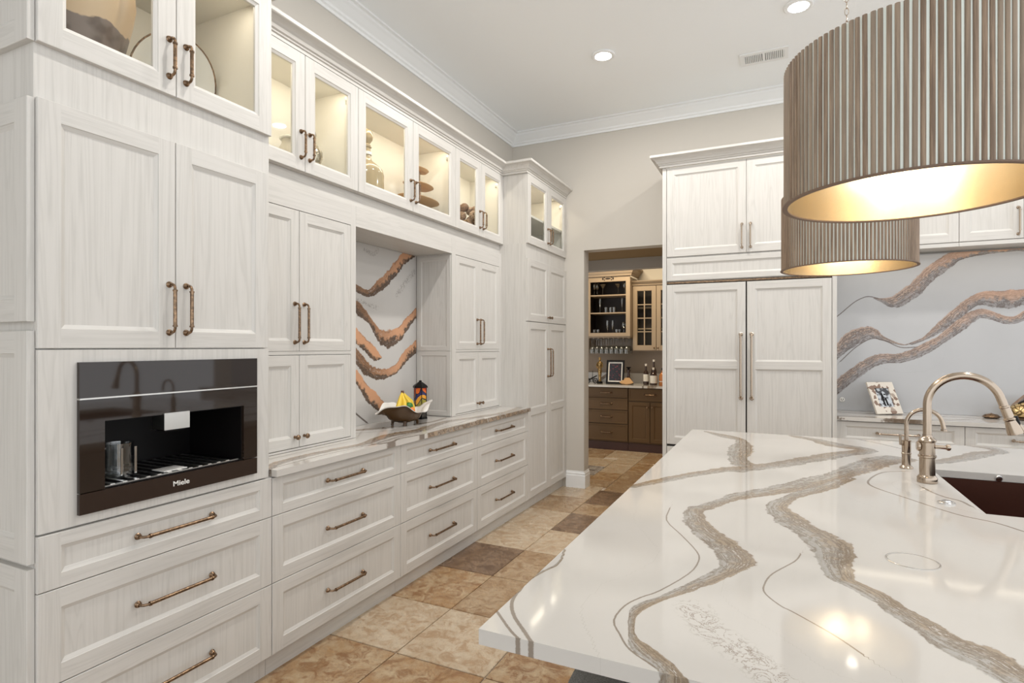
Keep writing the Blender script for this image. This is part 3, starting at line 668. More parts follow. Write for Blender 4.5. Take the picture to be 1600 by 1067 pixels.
glass_box('glass_cabinet', 'lit glass-door cabinet nearest the coffee cabinet, holding a gourd-shaped vase', GP, XR, XG, 1.83, 2.662, 2.246, -2.265, (2.216, 2.276))
glass_box('glass_cabinet', 'lit glass-door cabinet in the middle of the row, holding a stoppered bottle', GP, XR, XG, 2.662, 3.778, 3.218, -2.265, (3.188, 3.248))
glass_box('glass_cabinet', 'lit glass-door cabinet at the end of the row, holding a bowl of woven balls', GP, XR, XG, 3.778, 4.61, 4.195, -2.265, (4.165, 4.225))
boxo('frieze_board', XR, UF + .0, 1.814, 4.61, 2.291, 2.371, 'oak_y'); tag(bpy.data.objects['frieze_board'], 'white oak frieze board under the row of glass cabinets', 'panel')
area('cabinet_light', (-2.11, 1.375, 2.955), (0, math.radians(18), 0), .05, .72, 1.5, (1, .89, .72))

# --- pantry tower
PY0, PY1 = 4.611, 5.598; PM = 5.11
pt = thing('pantry_cabinet', 'tall white oak pantry cabinet beside the doorway', 'cabinet', (-2.33, 5.1, 0))
b = MB(); b.box(XR, XF, PY0, PY1, .10, 2.372); b.box(XR, -2.064, PY0, PY1, 0, .10); b.obj('body', 'oak_v', pt)
b = MB(); hollow(b, XR, XF, PY0, PY1, 2.372, ZT); b.obj('top_box', ['oak_v', 'cab_in'], pt)
b = MB(); b.box(XR + .0125, XF - .003, PY0 + .019, PY0 + .0205, 2.392, 2.97); b.box(XR + .0125, XF - .003, PY1 - .0205, PY1 - .019, 2.392, 2.97); b.box(XR + .0125, XF - .003, PY0 + .02, PY1 - .02, 2.3905, 2.392); b.obj('lining', 'cab_in', pt)
boxo('shelf', XR + .013, XF - .012, PY0 + .021, PY1 - .021, 2.632, 2.652, 'cab_in', pt)
b = MB(); b.box(XF - .035, XF - .02, PY0 + .05, PY1 - .05, 2.960, 2.969); b.obj('light_strip', 'led', pt)
area('cabinet_light', (XF - .06, 5.1, 2.955), (0, math.radians(18), 0), .05, .8, 1.7, (1, .89, .72))
for a, e, hy in ((PY0, PM, PM - .03), (PM, PY1, PM + .03)):
    d = front('glass_door', FP, pt, a, e, 2.372, ZT, glass=True, s=.066); pull(d, (-2.023, hy, 2.51), RX_V, .135)
    yy = PY1 if e == PY1 else PY0; sg = -1 if yy == PY1 else 1; ya = yy + sg * .02
    q = MB(); q.box(XF - .05, XF - .012, min(ya, ya + sg * .012), max(ya, ya + sg * .012), 2.89, 2.915); q.box(XF - .02, XF + .001, min(ya + sg * .01, ya + sg * .05), max(ya + sg * .01, ya + sg * .05), 2.893, 2.911); q.obj('hinge', 'silver', d)
    d = front('door', FP, pt, a, e, 1.68, 2.24, s=.062); knob(d, (-2.023, hy, 1.73), RX_V)
    d = front('door', FP, pt, a, e, .10, 1.676, s=.062, ops=[(.165, .838), (.90, 1.614)]); pull(d, (-2.023, hy, 1.30), RX_V, .26)
cp = [(0, 2.99), (.022, 2.99), (.022, 3.006), (.030, 3.010), (.031, 3.018), (.040, 3.022), (.046, 3.036), (.058, 3.050), (.074, 3.060), (.086, 3.064), (.090, 3.068), (.090, 3.086), (0, 3.086)]
b = MB(); sweep(b, [(-2.64, .938), (XF, .938), (XF, 1.812), (XG, 1.812), (XG, PY0), (XF, PY0), (XF, PY1)], cp)
tag(b.obj('cabinet_crown', 'oak_y'), 'white oak crown moulding stepping along the tops of the left cabinets', 'moulding')

# ------------------------------------------------------------------ refrigerator block on the back wall
YF = 5.02; RP = FY(YF)
fr = thing('refrigerator', 'large panelled refrigerator with two long bar pulls beside the doorway', 'refrigerator', (-.27, 5.3, 0))
FX0, FXM, FX1 = -.892, -.257, .352
boxo('body', FX0 + .001, FX1 - .001, YF, 5.58, .1, 1.99, 'dark_gap', fr)
boxo('toe_kick', FX0, FX1, YF + .05, 5.55, 0, .1, 'dark_gap', fr)
MB().box(FX0, FX1, 1.993, 2.008, -.004, .006, 0, RP).obj('vent_grille', 'bronze', fr)
for a, e, hx in ((FX0, FXM - .004, -.298), (FXM + .004, FX1, -.216)):
    d = front('door', RP, fr, a, e, .618, 1.985, axis='x', s=.062, ops=[(.68, 1.272), (1.334, 1.923)]); pull(d, (hx, YF - T, 1.295), RY_V, .52, 'nickel', .0088)
d = front('freezer_drawer', RP, fr, FX0, FX1, .11, .60, axis='x', s=.062); pull(d, (-.257, YF - T, .52), RY_H, .6, 'nickel', .0088)
fc = thing('refrigerator_surround', 'white oak cabinet with two doors above the refrigerator, and its side panels', 'cabinet', (-.27, 5.3, 0))
b = MB(); b.box(-.927, FX0 - .002, YF - T, 5.599, 0, ZT); b.box(FX1 + .002, .385, YF - T, 5.599, 0, ZT); b.box(FX0 - .002, FX1 + .002, YF, 5.599, 2.012, ZT)
b.obj('body', 'oak_v', fc)
front('long_panel', RP, fc, FX0, FX1, 2.016, 2.212, axis='x', s=.045)
for a, e, hx in ((FX0, FXM, -.29), (FXM, FX1, -.225)):
    d = front('door', RP, fc, a, e, 2.222, 2.985, axis='x'); pull(d, (hx, YF - T, 2.36), RY_V, .19, 'nickel')
b = MB(); sweep(b, [(-.927, 5.598), (-.927, YF - T), (.385, YF - T), (.385, 5.598)], [(o_, z) for o_, z in cp]); b.obj('crown', 'oak_x', fc)

# ------------------------------------------------------------------ right run of the back wall
RF = 5.12; XE = 3.0
RB = FY(RF)
for i, (a, e, hx, lb) in enumerate(((.388, 1.196, .79, 'white base cabinet just right of the refrigerator'), (1.196, 2.0, 1.6, 'white base cabinet under the gold shell ornament'), (2.0, XE, 2.5, 'white base cabinet at the far right of the back wall'))):
    c = thing('drawer_cabinet', lb, 'cabinet', ((a + e) / 2, 5.35, 0), 'base cabinets on the back wall')
    b = MB(); b.box(a + .001, e - .001, RF, 5.595, .1, .883); b.box(a + .001, e - .001, RF + .03, 5.595, 0, .1); b.obj('body', 'oak_x', c)
    for z0, z1 in DZ:
        k = .043 if z1 > .8 else .058
        d = front('drawer', RB, c, a, e, z0, z1 if z1 < .88 else .878, axis='x', s=.06, ops=[(z0 + k, z1 - k)]); pull(d, (hx, RF - T, (z0 + z1) / 2), RY_H, .26, 'nickel')
rt = slab('worktop', 'quartz_counter', ptop(.914), lin(.387, XE, .012), lin(5.075, 5.597, .012), .03, V_rcounter)
tag(rt, 'veined quartz worktop right of the refrigerator on the back wall', 'worktop')
rs = slab('splashback', 'quartz_right', lambda u, v, w: (u, 5.57 - w, v), lin(.387, XE, .009), lin(.915, 2.2, .009), .027, V_right,
          orange=lambda p: np.clip((p[:, 0] - .9) / .6, 0, 1) * np.clip((p[:, 1] - 1.75) / .2, .25, 1))
tag(rs, 'quartz splashback with wavy grey and copper veins on the back wall', 'splashback')
UPR = FY(5.27)
for i, (xs, lb) in enumerate((((.387, .79, 1.196), 'white wall cabinet beside the refrigerator, above the splashback'), ((1.196, 1.571, 1.94), 'white wall cabinet over the right splashback, second from the refrigerator'), ((1.94, 2.47, XE), 'white wall cabinet at the far right of the back wall'))):
    c = thing('upper_cabinet', lb, 'cabinet', (xs[1], 5.43, 2.2), 'wall cabinets on the back wall')
    b = MB(); b.box(xs[0] + .001, xs[2] - .001, 5.27, 5.595, 2.215, ZT); b.obj('body', 'oak_x', c)
    MB().box(xs[0] + .001, xs[2] - .001, 2.2, 2.228, 0, T, 0, UPR).obj('light_rail', 'oak_x', c)
    for a, e, hx in ((xs[0], xs[1], xs[1] - .032), (xs[1], xs[2], xs[1] + .032)):
        d = front('door', UPR, c, a, e, 2.232, 2.985, axis='x'); pull(d, (hx, 5.25, 2.36), RY_V, .19, 'nickel')
b = MB(); sweep(b, [(.478, 5.27), (XE, 5.27), (XE, 5.598)], cp); tag(b.obj('cabinet_crown', 'oak_x'), 'white oak crown moulding over the right wall cabinets', 'moulding')
area('under_cabinet_light', (1.2, 5.40, 2.205), (0, 0, 0), 1.5, .04, 1.2, (1, .88, .7))

# outlet on the splashback
ou = thing('wall_outlet', 'small white wall outlet on the splashback beside the refrigerator', 'outlet', (.467, 5.57, 1.0))
QP = FY(5.5695)
b = MB(); b.lathe([(0, 0), (.020, 0), (.020, .003), (.018, .005), (0, .005)], (.467, 1.005, 0), 20, 0, lambda x, y, z: QP(x, y, z)); b.obj('cover', 'ceramic', ou)
b = MB(); b.box(.4575, .4615, 1.002, 1.014, .005, .0056, 0, QP); b.box(.4725, .4765, 1.002, 1.014, .005, .0056, 0, QP); b.lathe([(0, .0056), (.003, .0056), (.003, .005)], (.467, .996, 0), 10, 0, lambda x, y, z: QP(x, y, z)); b.obj('slots', 'black', ou)
# ------------------------------------------------------------------ island
IX0, IX1, IY0, IY1 = -.526, 1.95, .963, 3.875
us = lin(IX0, IX1, .0066, (.600, 1.36)); vs = lin(IY0, IY1, .0066, (2.325, 3.07))
us = [u for u in us if abs(u - .6) > .003 or u == .6]; vs = [v for v in vs if (abs(v - 2.325) > .003 or v == 2.325) and (abs(v - 3.07) > .003 or v == 3.07)]
rn = random.Random(3); JG = {}
def chip(u, v):
    # natural chiselled bite in the slab's aisle edge
    if u < IX0 + 1e-4 and 1.17 < v < 1.50:
        k = math.sin((v - 1.17) / .33 * PI); return u + .010 * k * k + .007 * k * rn.random(), v
    return u, v
isl = slab('island_worktop', 'quartz', ptop(.914), us, vs, .03, V_island, hole=(.600, 1.36, 2.325, 3.07))
tag(isl, 'large white quartz island worktop with winding grey-brown veins', 'worktop')
ib = thing('island_cabinet', 'white oak island cabinet under the big quartz worktop', 'cabinet', (.7, 2.5, 0))
b = MB(); b.box(-.20, .585, 1.45, 3.84, .1, .883); b.box(1.38, 1.92, 1.45, 3.84, .1, .883); b.box(.585, 1.38, 1.45, 2.30, .1, .883); b.box(.585, 1.38, 3.09, 3.84, .1, .883)
b.box(-.16, 1.88, 1.5, 3.80, 0, .1); b.obj('body', 'oak_v', ib)
def FNX(x0): return lambda u, v, w: (x0 - w, -u, v)
for k in range(3): front('side_panel', FNX(-.20), ib, -(3.83 - k * .79), -(3.83 - k * .79) + .78, .11, .875)
sk = thing('sink', 'dark copper undermount sink set into the island', 'sink', (.98, 2.70, .66))
b = MB(); t_ = .006
b.box(.594, .60, 2.32, 3.076, .66, .882); b.box(1.36, 1.366, 2.32, 3.076, .66, .882); b.box(.60, 1.36, 2.319, 2.325, .66, .882); b.box(.60, 1.36, 3.07, 3.076, .66, .882)
b.box(.594, 1.366, 2.319, 3.076, .65, .66); b.obj('basin', 'copper_sink', sk)
MB().lathe([(0, .0), (.055, 0), (.055, .004), (.045, .006), (.04, .003), (0, .002)], (1.0, 2.7, .66), 20).obj('drain', 'chrome', sk)
MB().lathe([(0, 0), (.014, 0), (.014, .004), (.010, .009), (0, .010)], (0, 0, 0), 14, 0, lambda x, y, z: (.835 + x, 3.0695 - z, .897 + y)).obj('overflow_button', 'chrome', sk)
def polyarc(cx, cz, r, a0, a1, n, y): return [(cx + r * math.cos(a0 + (a1 - a0) * i / n), y, cz + r * math.sin(a0 + (a1 - a0) * i / n)) for i in range(n + 1)]
# main tap
FXc, FYc = .527, 2.765
f1 = thing('kitchen_tap', 'tall brushed nickel arched pull-down tap beside the island sink', 'tap', (FXc, FYc, .9145))
Z0 = .9145
MB().lathe([(0, 0), (.034, 0), (.035, .006), (.034, .012), (.0345, .018), (.030, .026), (.0268, .03), (.0268, .098), (.031, .101), (.031, .108), (.0268, .111), (.0268, .160), (.030, .163), (.0305, .169), (.026, .175), (.019, .18), (.0165, .184), (.0165, .19)], (FXc, FYc, Z0), 32).obj('body', 'nickel', f1)
R = .118; cz = 1.224
pts = [(FXc, FYc, Z0 + .18), (FXc, FYc, 1.15), (FXc, FYc, 1.20)] + polyarc(FXc + R, cz, R, PI, PI * .085, 22, FYc)
d = (Vector(pts[-1]) - Vector(pts[-2])).normalized(); pts.append(tuple(Vector(pts[-1]) + d * .028)); e = Vector(pts[-1]); MB().tube(pts, .0148, 20, up=(0, 1, 0)).obj('spout', 'nickel', f1); ax = d
def along(prof, o, d, seg=24):
    d = d.normalized(); a = Vector((0, 1, 0)); c_ = d.cross(a).normalized(); a = c_.cross(d)
    b = MB(); b.lathe(prof, (0, 0, 0), seg, 0, lambda x, y, z: tuple(Vector(o) + a * x + c_ * y + d * z)); return b
hd = along([(.0148, -.002), (.0175, 0), (.0175, .005), (.0158, .007), (.0165, .045), (.0200, .048), (.0200, .054), (.0180, .057), (.0255, .098), (.0262, .108), (.022, .110), (0, .108)], e, d)
hd.obj('spray_head', 'nickel', f1)
side = Vector((.95, -.15, -.25)).normalized()
b = MB(); q = e + d * .045 + side * .021; b.tube([q - d * .012, q + d * .024], [.009, .008], 10); b.obj('spray_button', 'black', f1)
b = MB(); q0 = e + d * .052 + side * .020; b.tube([q0, q0 + d * .026 + side * .008, q0 + d * .05 + side * .018], [.005, .008, .009], 10); b.obj('spray_lever', 'nickel', f1)
b = MB(); zl = Z0 + .143; b.tube([(FXc + .02, FYc, zl), (FXc + .062, FYc, zl)], .0075, 14); b.lathe([(0, 0), (.009, 0), (.0125, .004), (.0125, .012), (.009, .016), (0, .016)], (0, 0, 0), 16, 0, lambda x, y, z: (FXc + .060 + z, FYc + x, zl + y))
b.obj('lever', 'nickel', f1)
b = MB(); b.lathe([(0, 0), (.020, 0), (.020, .008), (.016, .012), (0, .012)], (0, 0, 0), 18, 0, lambda x, y, z: (FXc - .024 - z, FYc + x, zl + y)); b.obj('side_cap', 'nickel', f1)
# filtered-water tap
GX, GY = .504, 3.045
f2 = thing('filter_tap', 'smaller arched nickel tap behind the main island tap', 'tap', (GX, GY, .9145))
MB().lathe([(0, 0), (.026, 0), (.026, .005), (.022, .010), (.0175, .014), (.0175, .062), (.0195, .064), (.0195, .068), (.0175, .070), (.0175, .118), (.019, .120), (.019, .124), (.009, .127), (.009, .13)], (GX, GY, Z0), 26).obj('body', 'nickel', f2)
r2 = .066
pts = [(GX, GY, Z0 + .12), (GX, GY, 1.09), (GX, GY, 1.10)] + polyarc(GX + r2, 1.112, r2, PI, PI * .05, 16, GY) + [(GX + 2 * r2 + .004, GY, 1.098)]
MB().tube(pts, [.0085] * (len(pts) - 2) + [.0088, .0095], 14, up=(0, 1, 0)).obj('spout', 'nickel', f2)
MB().lathe([(0, 0), (.012, 0), (.012, .008), (0, .008)], (GX + 2 * r2 + .004, GY, 1.088), 14).obj('tip', 'nickel', f2)
b = MB(); b.tube([(GX - .012, GY - .01, Z0 + .105), (GX - .026, GY - .022, Z0 + .108), (GX - .026, GY - .022, Z0 + .15)], [.005, .005, .006], 10); b.obj('lever', 'nickel', f2)
sw = MB().lathe([(0, 0), (.026, 0), (.026, .003), (.020, .006), (.013, .006), (.012, .010), (0, .011)], (.517, 2.425, .9145), 26).obj('air_switch', 'chrome'); tag(sw, 'round chrome push button on the island beside the sink', 'button')
pop = thing('pop_up_outlet', 'flush round pop-up outlet lid with a thin metal ring in the island top', 'outlet', (.300, 1.733, .914))
MB().lathe([(.0545, .0), (.0545, .0012), (.0565, .0016), (.0585, .0012), (.0585, 0)], (.300, 1.733, .9141), 48).obj('ring', 'chrome', pop)
b = MB(); b.lathe([(0, .0006), (.054, .0006), (.054, 0)], (.300, 1.733, .9141), 40); lid = b.obj('lid', 'quartz', pop)
vein_attrs(lid.data, np.array([(v.co.x + .3, v.co.y + 1.733) for v in lid.data.vertices]), V_island)
# stool tucked under the overhang
def stool(x, y, label):
    st = thing('counter_stool', label, 'stool', (x, y, 0))
    w = .23
    b = MB(); n = 10
    def pr(k): return [(w - k, 0)]
    prof = [(0, .60), (.21, .60), (.232, .61), (.238, .64), (.232, .668), (.21, .682), (.12, .69), (0, .692)]
    b.lathe(prof, (x, y, 0), 48, 0, fn=lambda r, z, a: (r / max(abs(math.cos(a)), abs(math.sin(a))) * (.90 + .1 * abs(math.sin(2 * a)) ** .5 * .6) if r > 0 else r, z)); b.obj('seat', 'fabric', st)
    for sx in (-1, 1):
        for sy in (-1, 1): MB().tube([(x + sx * .19, y + sy * .19, .602), (x + sx * .205, y + sy * .205, 0)], [.018, .013], 10).obj('leg', 'rim', st)
    b = MB(); q = [(x + a * .2, y + c_ * .2, .22) for a, c_ in ((-1, -1), (1, -1), (1, 1), (-1, 1), (-1, -1))]
    for a, c_ in zip(q, q[1:]): b.tube([a, c_], .009, 8)
    b.obj('footrest', 'bronze', st)
stool(-.235, 1.22, 'grey upholstered stool tucked under the near corner of the island')

# ------------------------------------------------------------------ pendants
PZ0, PZ1, PR = 1.853, 2.236, .303
def pendant(cx, cy, label, slats):
    p = thing('drum_pendant', label, 'pendant lamp', (cx, cy, PZ0))
    N = 118
    b = MB(); b.lathe([(PR - .008, PZ0 + .003), (PR - .008, PZ1)], (cx, cy, 0), 128); b.lathe([(PR - .0035, PZ0 + .003), (PR - .0035, PZ1)], (cx, cy, 0), 128); b.obj('drum', 'shade_back', p)
    b = MB(); b.lathe([(PR - .0090, PZ0 + .001), (PR - .0090, PZ1)], (cx, cy, 0), 160); b.obj('brass_liner', 'brass_in', p)
    b = MB(); b.lathe([(PR - .0092, PZ0), (PR + .0045, PZ0), (PR + .0045, PZ0 + .004), (PR - .0092, PZ0 + .004), (PR - .0092, PZ0)], (cx, cy, 0), 128); b.obj('rim', 'rim', p)
    pit = 2 * PI * PR / N; w = pit * .66
    sec = [(-w / 2, -.001), (-w / 2, .0016), (-w * .3, .0032), (0, .004), (w * .3, .0032), (w / 2, .0016), (w / 2, -.001)]
    def sl(b, P):
        lo = [b.vert(P(u, o_, PZ0 + .004)) for u, o_ in sec]; hi = [b.vert(P(u, o_, PZ1 + .0006)) for u, o_ in sec]
        for i in range(len(sec) - 1): b.face((lo[i], lo[i + 1], hi[i + 1], hi[i]), 0, False)
        b.face(lo); b.face(hi)
    if slats:
        b = MB(); sl(b, lambda u, o_, z: (PR - .003 + o_, u, z - PZ0)); me = b.mesh('slat', 'shade_wood')
        for k in range(N):
            a = 2 * PI * k / N; o = put('slat', me, (cx, cy, PZ0), p, (random.uniform(-.003, .003), 0, a + random.uniform(-.002, .002)))
    else:
        b = MB()
        for k in range(N):
            a = 2 * PI * k / N; ca, sa = math.cos(a), math.sin(a)
            sl(b, lambda u, o_, z: (cx + (PR - .003 + o_) * ca - u * sa, cy + (PR - .003 + o_) * sa + u * ca, z))
        o = b.obj('slats', 'shade_wood', p); o['kind'] = 'stuff'
    b = MB()
    for k in range(3):
        a = 2 * PI * k / 3 + .4; b.tube([(cx, cy, PZ1 - .05), (cx + (PR - .01) * math.cos(a), cy + (PR - .01) * math.sin(a), PZ1 - .05)], .004, 8)
    b.lathe([(0, -.03), (.03, -.03), (.03, .0), (.012, .03), (.006, .06), (0, .06)], (cx, cy, PZ1 - .05), 16); b.obj('spider_frame', 'chrome', p)
    for k in range(3):
        a = 2 * PI * k / 3 + 1.2; bx_, by_ = cx + .09 * math.cos(a), cy + .09 * math.sin(a)
        MB().lathe([(0, -.055), (.016, -.05), (.024, -.032), (.024, -.02), (.012, .0), (.012, .02), (0, .02)], (bx_, by_, PZ1 - .10), 14).obj('bulb', 'lamp_bulb', p)
    b = MB(); z = PZ1 + .01; i = 0
    while z < CZ - .04:
        pts = []
        for k in range(13):
            a = 2 * PI * k / 12; x_, z_ = .009 * math.cos(a), .019 * math.sin(a)
            pts.append((cx + (x_ if i % 2 else 0), cy + (0 if i % 2 else x_), z + .019 + z_))
        b.tube(pts, .0018, 6, cap=False, up=(0, 1, 0) if i % 2 else (1, 0, 0)); z += .0335; i += 1
    b.obj('chain', 'nickel', p)
    MB().lathe([(0, 0), (.01, 0), (.012, .012), (.06, .03), (.065, .04), (0, .04)], (cx, cy, CZ - .041), 24).obj('canopy', 'nickel', p)
    for k in range(3):
        a = 2 * PI * k / 3 + 1.2
        d = bpy.data.lights.new('pendant_lamp', 'POINT'); d.energy = .8; d.color = (1, .90, .76); d.shadow_soft_size = .028
        o = bpy.data.objects.new('pendant_lamp', d); o.location = (cx + .09 * math.cos(a), cy + .09 * math.sin(a), PZ1 - .19); COL.objects.link(o)
M['lamp_bulb'] = mat('lit_bulb', (1, .9, .75), .5, emit=(1, .86, .62), es=2.5)
pendant(.310, 1.835, 'large drum pendant with wooden slats, nearer of the two over the island', True)
pendant(.303, 3.37, 'drum pendant with wooden slats, farther of the two over the island', False)

# ------------------------------------------------------------------ ceiling fittings
cl = ['round recessed ceiling light left of the air vent', 'round recessed ceiling light beside the pendant chain, right of the vent',
      'unseen recessed ceiling light added to brighten the aisle in front of the marble niche', 'unseen recessed ceiling light added to brighten the aisle in front of the coffee cabinet',
      'unseen recessed ceiling light added for lighting over the far right of the island', 'unseen recessed ceiling light added for lighting over the right middle of the island']
for (x, y), lb in zip(CANS, cl):
    c = thing('recessed_light', lb, 'ceiling light', (x, y, CZ - .008), 'recessed ceiling lights')
    MB().lathe([(.065, -.004), (.085, -.006), (.092, -.001), (.092, .0075), (.065, .0075), (.065, -.004)], (x, y, CZ - .008), 32).obj('trim_ring', 'white_trim', c)
    MB().lathe([(0, 0), (.064, 0), (.064, .007), (0, .007)], (x, y, CZ - .0085), 32).obj('lens', 'lamp', c)
VX0, VX1, VY0, VY1 = -.298, .05, 4.80, 5.0
vn = thing('ceiling_vent', 'white rectangular louvred air vent in the ceiling', 'air vent', ((VX0 + VX1) / 2, (VY0 + VY1) / 2, CZ - .008))
b = MB()
for a in ((VX0, VX1, VY0, VY0 + .035), (VX0, VX1, VY1 - .035, VY1), (VX0, VX0 + .03, VY0 + .035, VY1 - .035), (VX1 - .03, VX1, VY0 + .035, VY1 - .035), (-.134, -.114, VY0 + .035, VY1 - .035)): b.box(*a, CZ - .008, CZ - .001)
b.obj('frame', 'white_trim', vn); boxo('duct_shade', VX0 + .03, VX1 - .03, VY0 + .035, VY1 - .035, CZ - .002, CZ - .0005, 'dark_gap', vn)  # thin dark sheet behind the louvres, its colour stands for the shade inside
me = MB().box(-.004, .004, -.065, .065, -.003, .003).mesh('louvre', 'white_trim')
for k in range(22):
    x = VX0 + .035 + k * .0132
    if not -.138 < x < -.11: put('louvre', me, (x, (VY0 + VY1) / 2, CZ - .006), vn, (0, .5, 0))

# ------------------------------------------------------------------ butler's pantry furniture
BF = 7.86; BP = FY(BF)
def flatfront(kind, P, parent, u0, u1, v0, v1, mt, s=.02, raised=False):
    b, pn = frame_mesh(P, u0 + .004, u1 - .004, v0 + .004, v1 - .004, [(v0 + s, v1 - s)], s, None, False, .006 if not raised else .012, .004 if not raised else .008)
    o = b.obj(kind, [mt, mt], parent)
    for a, c, d, f in pn: MB().box(a, c, d, f, T - .014, T - (.0042 if not raised else .005), 0, P).obj('panel', mt, o)
    return o
def base2(x0, x1, label, n):
    c = thing('bar_cabinet', label, 'cabinet', ((x0 + x1) / 2, 8.15, 0)); c
    b = MB(); b.box(x0 + .001, x1 - .001, BF, 8.42, .115, .883); b.obj('body', 'brown', c); boxo('toe_kick', x0, x1, BF - .01, 8.4, 0, .112, 'brown_dark', c)
    return c
c = base2(-2.55, -1.925, 'dark brown bar cabinet with four drawers seen through the doorway', 4)
for z0, z1 in ((.735, .875), (.565, .73), (.37, .56), (.13, .365)):
    d = flatfront('drawer', BP, c, -2.55, -1.925, z0, z1, 'brown'); pull(d, (-2.235, BF - T, (z0 + z1) / 2), RY_H, .15, 'bronze', .007)
c = base2(-1.92, -1.32, 'dark brown bar cabinet with a drawer over two doors seen through the doorway', 1)
d = flatfront('drawer', BP, c, -1.92, -1.32, .70, .875, 'brown'); pull(d, (-1.62, BF - T, .79), RY_H, .15, 'bronze', .007)
for a, e, hx in ((-1.92, -1.62, -1.655), (-1.62, -1.32, -1.585)):
    d = flatfront('door', BP, c, a, e, .13, .69, 'brown', .05, True); knob(d, (hx, BF - T, .62), RY_V, .013)
base2(-3.3, -2.555, 'dark brown bar cabinet hidden behind the left door jamb', 0); base2(-1.315, -.4, 'dark brown bar cabinet hidden behind the refrigerator', 0)
bt = slab('worktop', 'quartz_counter', ptop(.914), lin(-3.3, -.4, .014), lin(7.80, 8.44, .02), .03,
          [('big', [(-1.62, 7.79, .03), (-1.5, 7.9, .05), (-1.45, 8.2, .04)]), ('dark', [(-1.72, 7.79, .008), (-1.66, 7.86, .012), (-1.6, 8.0, .006)]), ('line', [(-2.6, 7.9, .003), (-2.2, 7.82, .003), (-1.9, 7.9, .003)])])
tag(bt, 'white quartz worktop of the bar beyond the doorway', 'worktop')
bs = slab('backsplash', 'quartz_counter', lambda u, v, w: (u, 8.42 - w, v), lin(-3.3, -.4, .02), lin(.915, 1.06, .02), .02, [('line', [(-2.7, .95, .004), (-2.2, 1.0, .004)]), ('big', [(-2.55, .9, .02), (-2.35, 1.06, .02)])])
tag(bs, 'low quartz upstand behind the bar worktop', 'splashback')
# hutch with open shelves
HF = 8.0; HP = FY(HF)
hu = thing('bar_hutch', 'taupe open-shelf hutch full of glasses, hung above the bar worktop', 'cabinet', (-2.25, 8.2, 1.6))
HX0, HX1 = -2.575, -1.93
b = MB(); hollow(b, 8.42, HF, HX0, HX1, 1.6, 2.44, .02, 0, 1, lambda w, u, v: (u, w, v))
b.obj('carcass', ['taupe', 'hutch_in'], hu)
b = MB(); b.box(HX0 + .021, HX0 + .023, HF + .02, 8.40, 1.62, 2.42); b.box(HX1 - .023, HX1 - .021, HF + .02, 8.40, 1.62, 2.42); b.box(HX0 + .02, HX1 - .02, 8.38, 8.40, 1.62, 2.42); b.obj('lining', 'hutch_in', hu)
b = MB()
for a in ((HX0, HX0 + .06, 1.6, 2.46), (HX1 - .06, HX1, 1.6, 2.46), (HX0 + .06, HX1 - .06, 1.6, 1.65), (HX0 + .06, HX1 - .06, 2.385, 2.46)): b.box(*a, 0, .018, 0, HP)
b.obj('face_frame', 'taupe', hu)
b = MB()
for dx, w_, h_ in ((0, .042, .013), (-.075, .012, .018), (.075, .012, .018), (-.052, .010, .010), (.052, .010, .010)):
    zz = (.017 if abs(dx) == .052 else 0)
    for sg in ((1, -1) if zz else (1,)): b.lathe([(0, .0185), (1, .0185), (1, .018)], (0, 0, 0), 12, 0, lambda x, y, z, dx=dx, w_=w_, h_=h_, zz=zz * sg: HP(-2.25 + dx + x * w_, 2.428 + zz + y * h_, z))
b.obj('pierced_ornament', 'hutch_in', hu)
for z in (2.195, 1.94): boxo('shelf', HX0 + .024, HX1 - .024, HF + .004, 8.378, z - .012, z + .004, 'taupe', hu)
cpo = [(0, 2.46), (.02, 2.46), (.025, 2.48), (.04, 2.50), (.06, 2.54), (.085, 2.555), (.09, 2.575), (0, 2.575)]
b = MB(); sweep(b, [(HX0, 8.42), (HX0, HF - .018), (HX1, HF - .018), (HX1, 8.42)], cpo); b.obj('crown', 'taupe', hu)
# glass-door wall cabinets either side
def bar_wall(x0, x1, label, doors):
    c = thing('bar_upper_cabinet', label, 'cabinet', ((x0 + x1) / 2, 8.28, 1.4)); WF = 8.15; P = FY(WF)
    b = MB(); hollow(b, 8.42, WF, x0, x1, 1.39, 2.325, .018, 0, 1, lambda w, u, v: (u, w, v)); b.box(x0 + .02, x1 - .02, 8.38, 8.40, 1.41, 2.3, 1)
    for z in (1.70, 2.0): b.box(x0 + .02, x1 - .02, WF + .03, 8.38, z, z + .015, 0)
    b.obj('body', ['taupe', 'hutch_in'], c)
    for a, e, kx in doors:
        g = .003; b, pn = frame_mesh(P, a + g, e - g, 1.40, 2.315, [(1.465, 2.25)], .058, None, True, .006)
        d = b.obj('glass_door', ['taupe', 'taupe'], c); A, C_, D, F_ = pn[0]; m_ = (A + C_) / 2
        b = MB(); b.box(m_ - .008, m_ + .008, D, F_, .004, .018, 0, P)
        for k in (1, 2, 3): zz = D + (F_ - D) * k / 4; b.box(A, C_, zz - .007, zz + .007, .004, .0175, 0, P)
        b.obj('glazing_bars', 'taupe', d); me_ = None
        for k in range(4):
            for j in range(2):
                z0 = D + (F_ - D) * k / 4; x0_ = A if j == 0 else m_; MB().box(x0_, x0_ + (C_ - A) / 2, z0, z0 + (F_ - D) / 4, .006, .009, 0, P).obj('pane', 'pane', d)
        knob(d, (kx, WF - T, 1.435), RY_V, .013)
    b = MB(); sweep(b, [(x0, WF - .02), (x1, WF - .02)], [(0, 2.325), (.012, 2.325), (.014, 2.34), (.03, 2.355), (.05, 2.375), (.055, 2.39), (-.25, 2.39), (-.25, 2.325)]); b.obj('crown', 'taupe', c)
    return c
bar_wall(-1.928, -1.26, 'taupe glass-door wall cabinet right of the hutch in the bar', ((-1.928, -1.594, -1.62), (-1.594, -1.26, -1.568)))
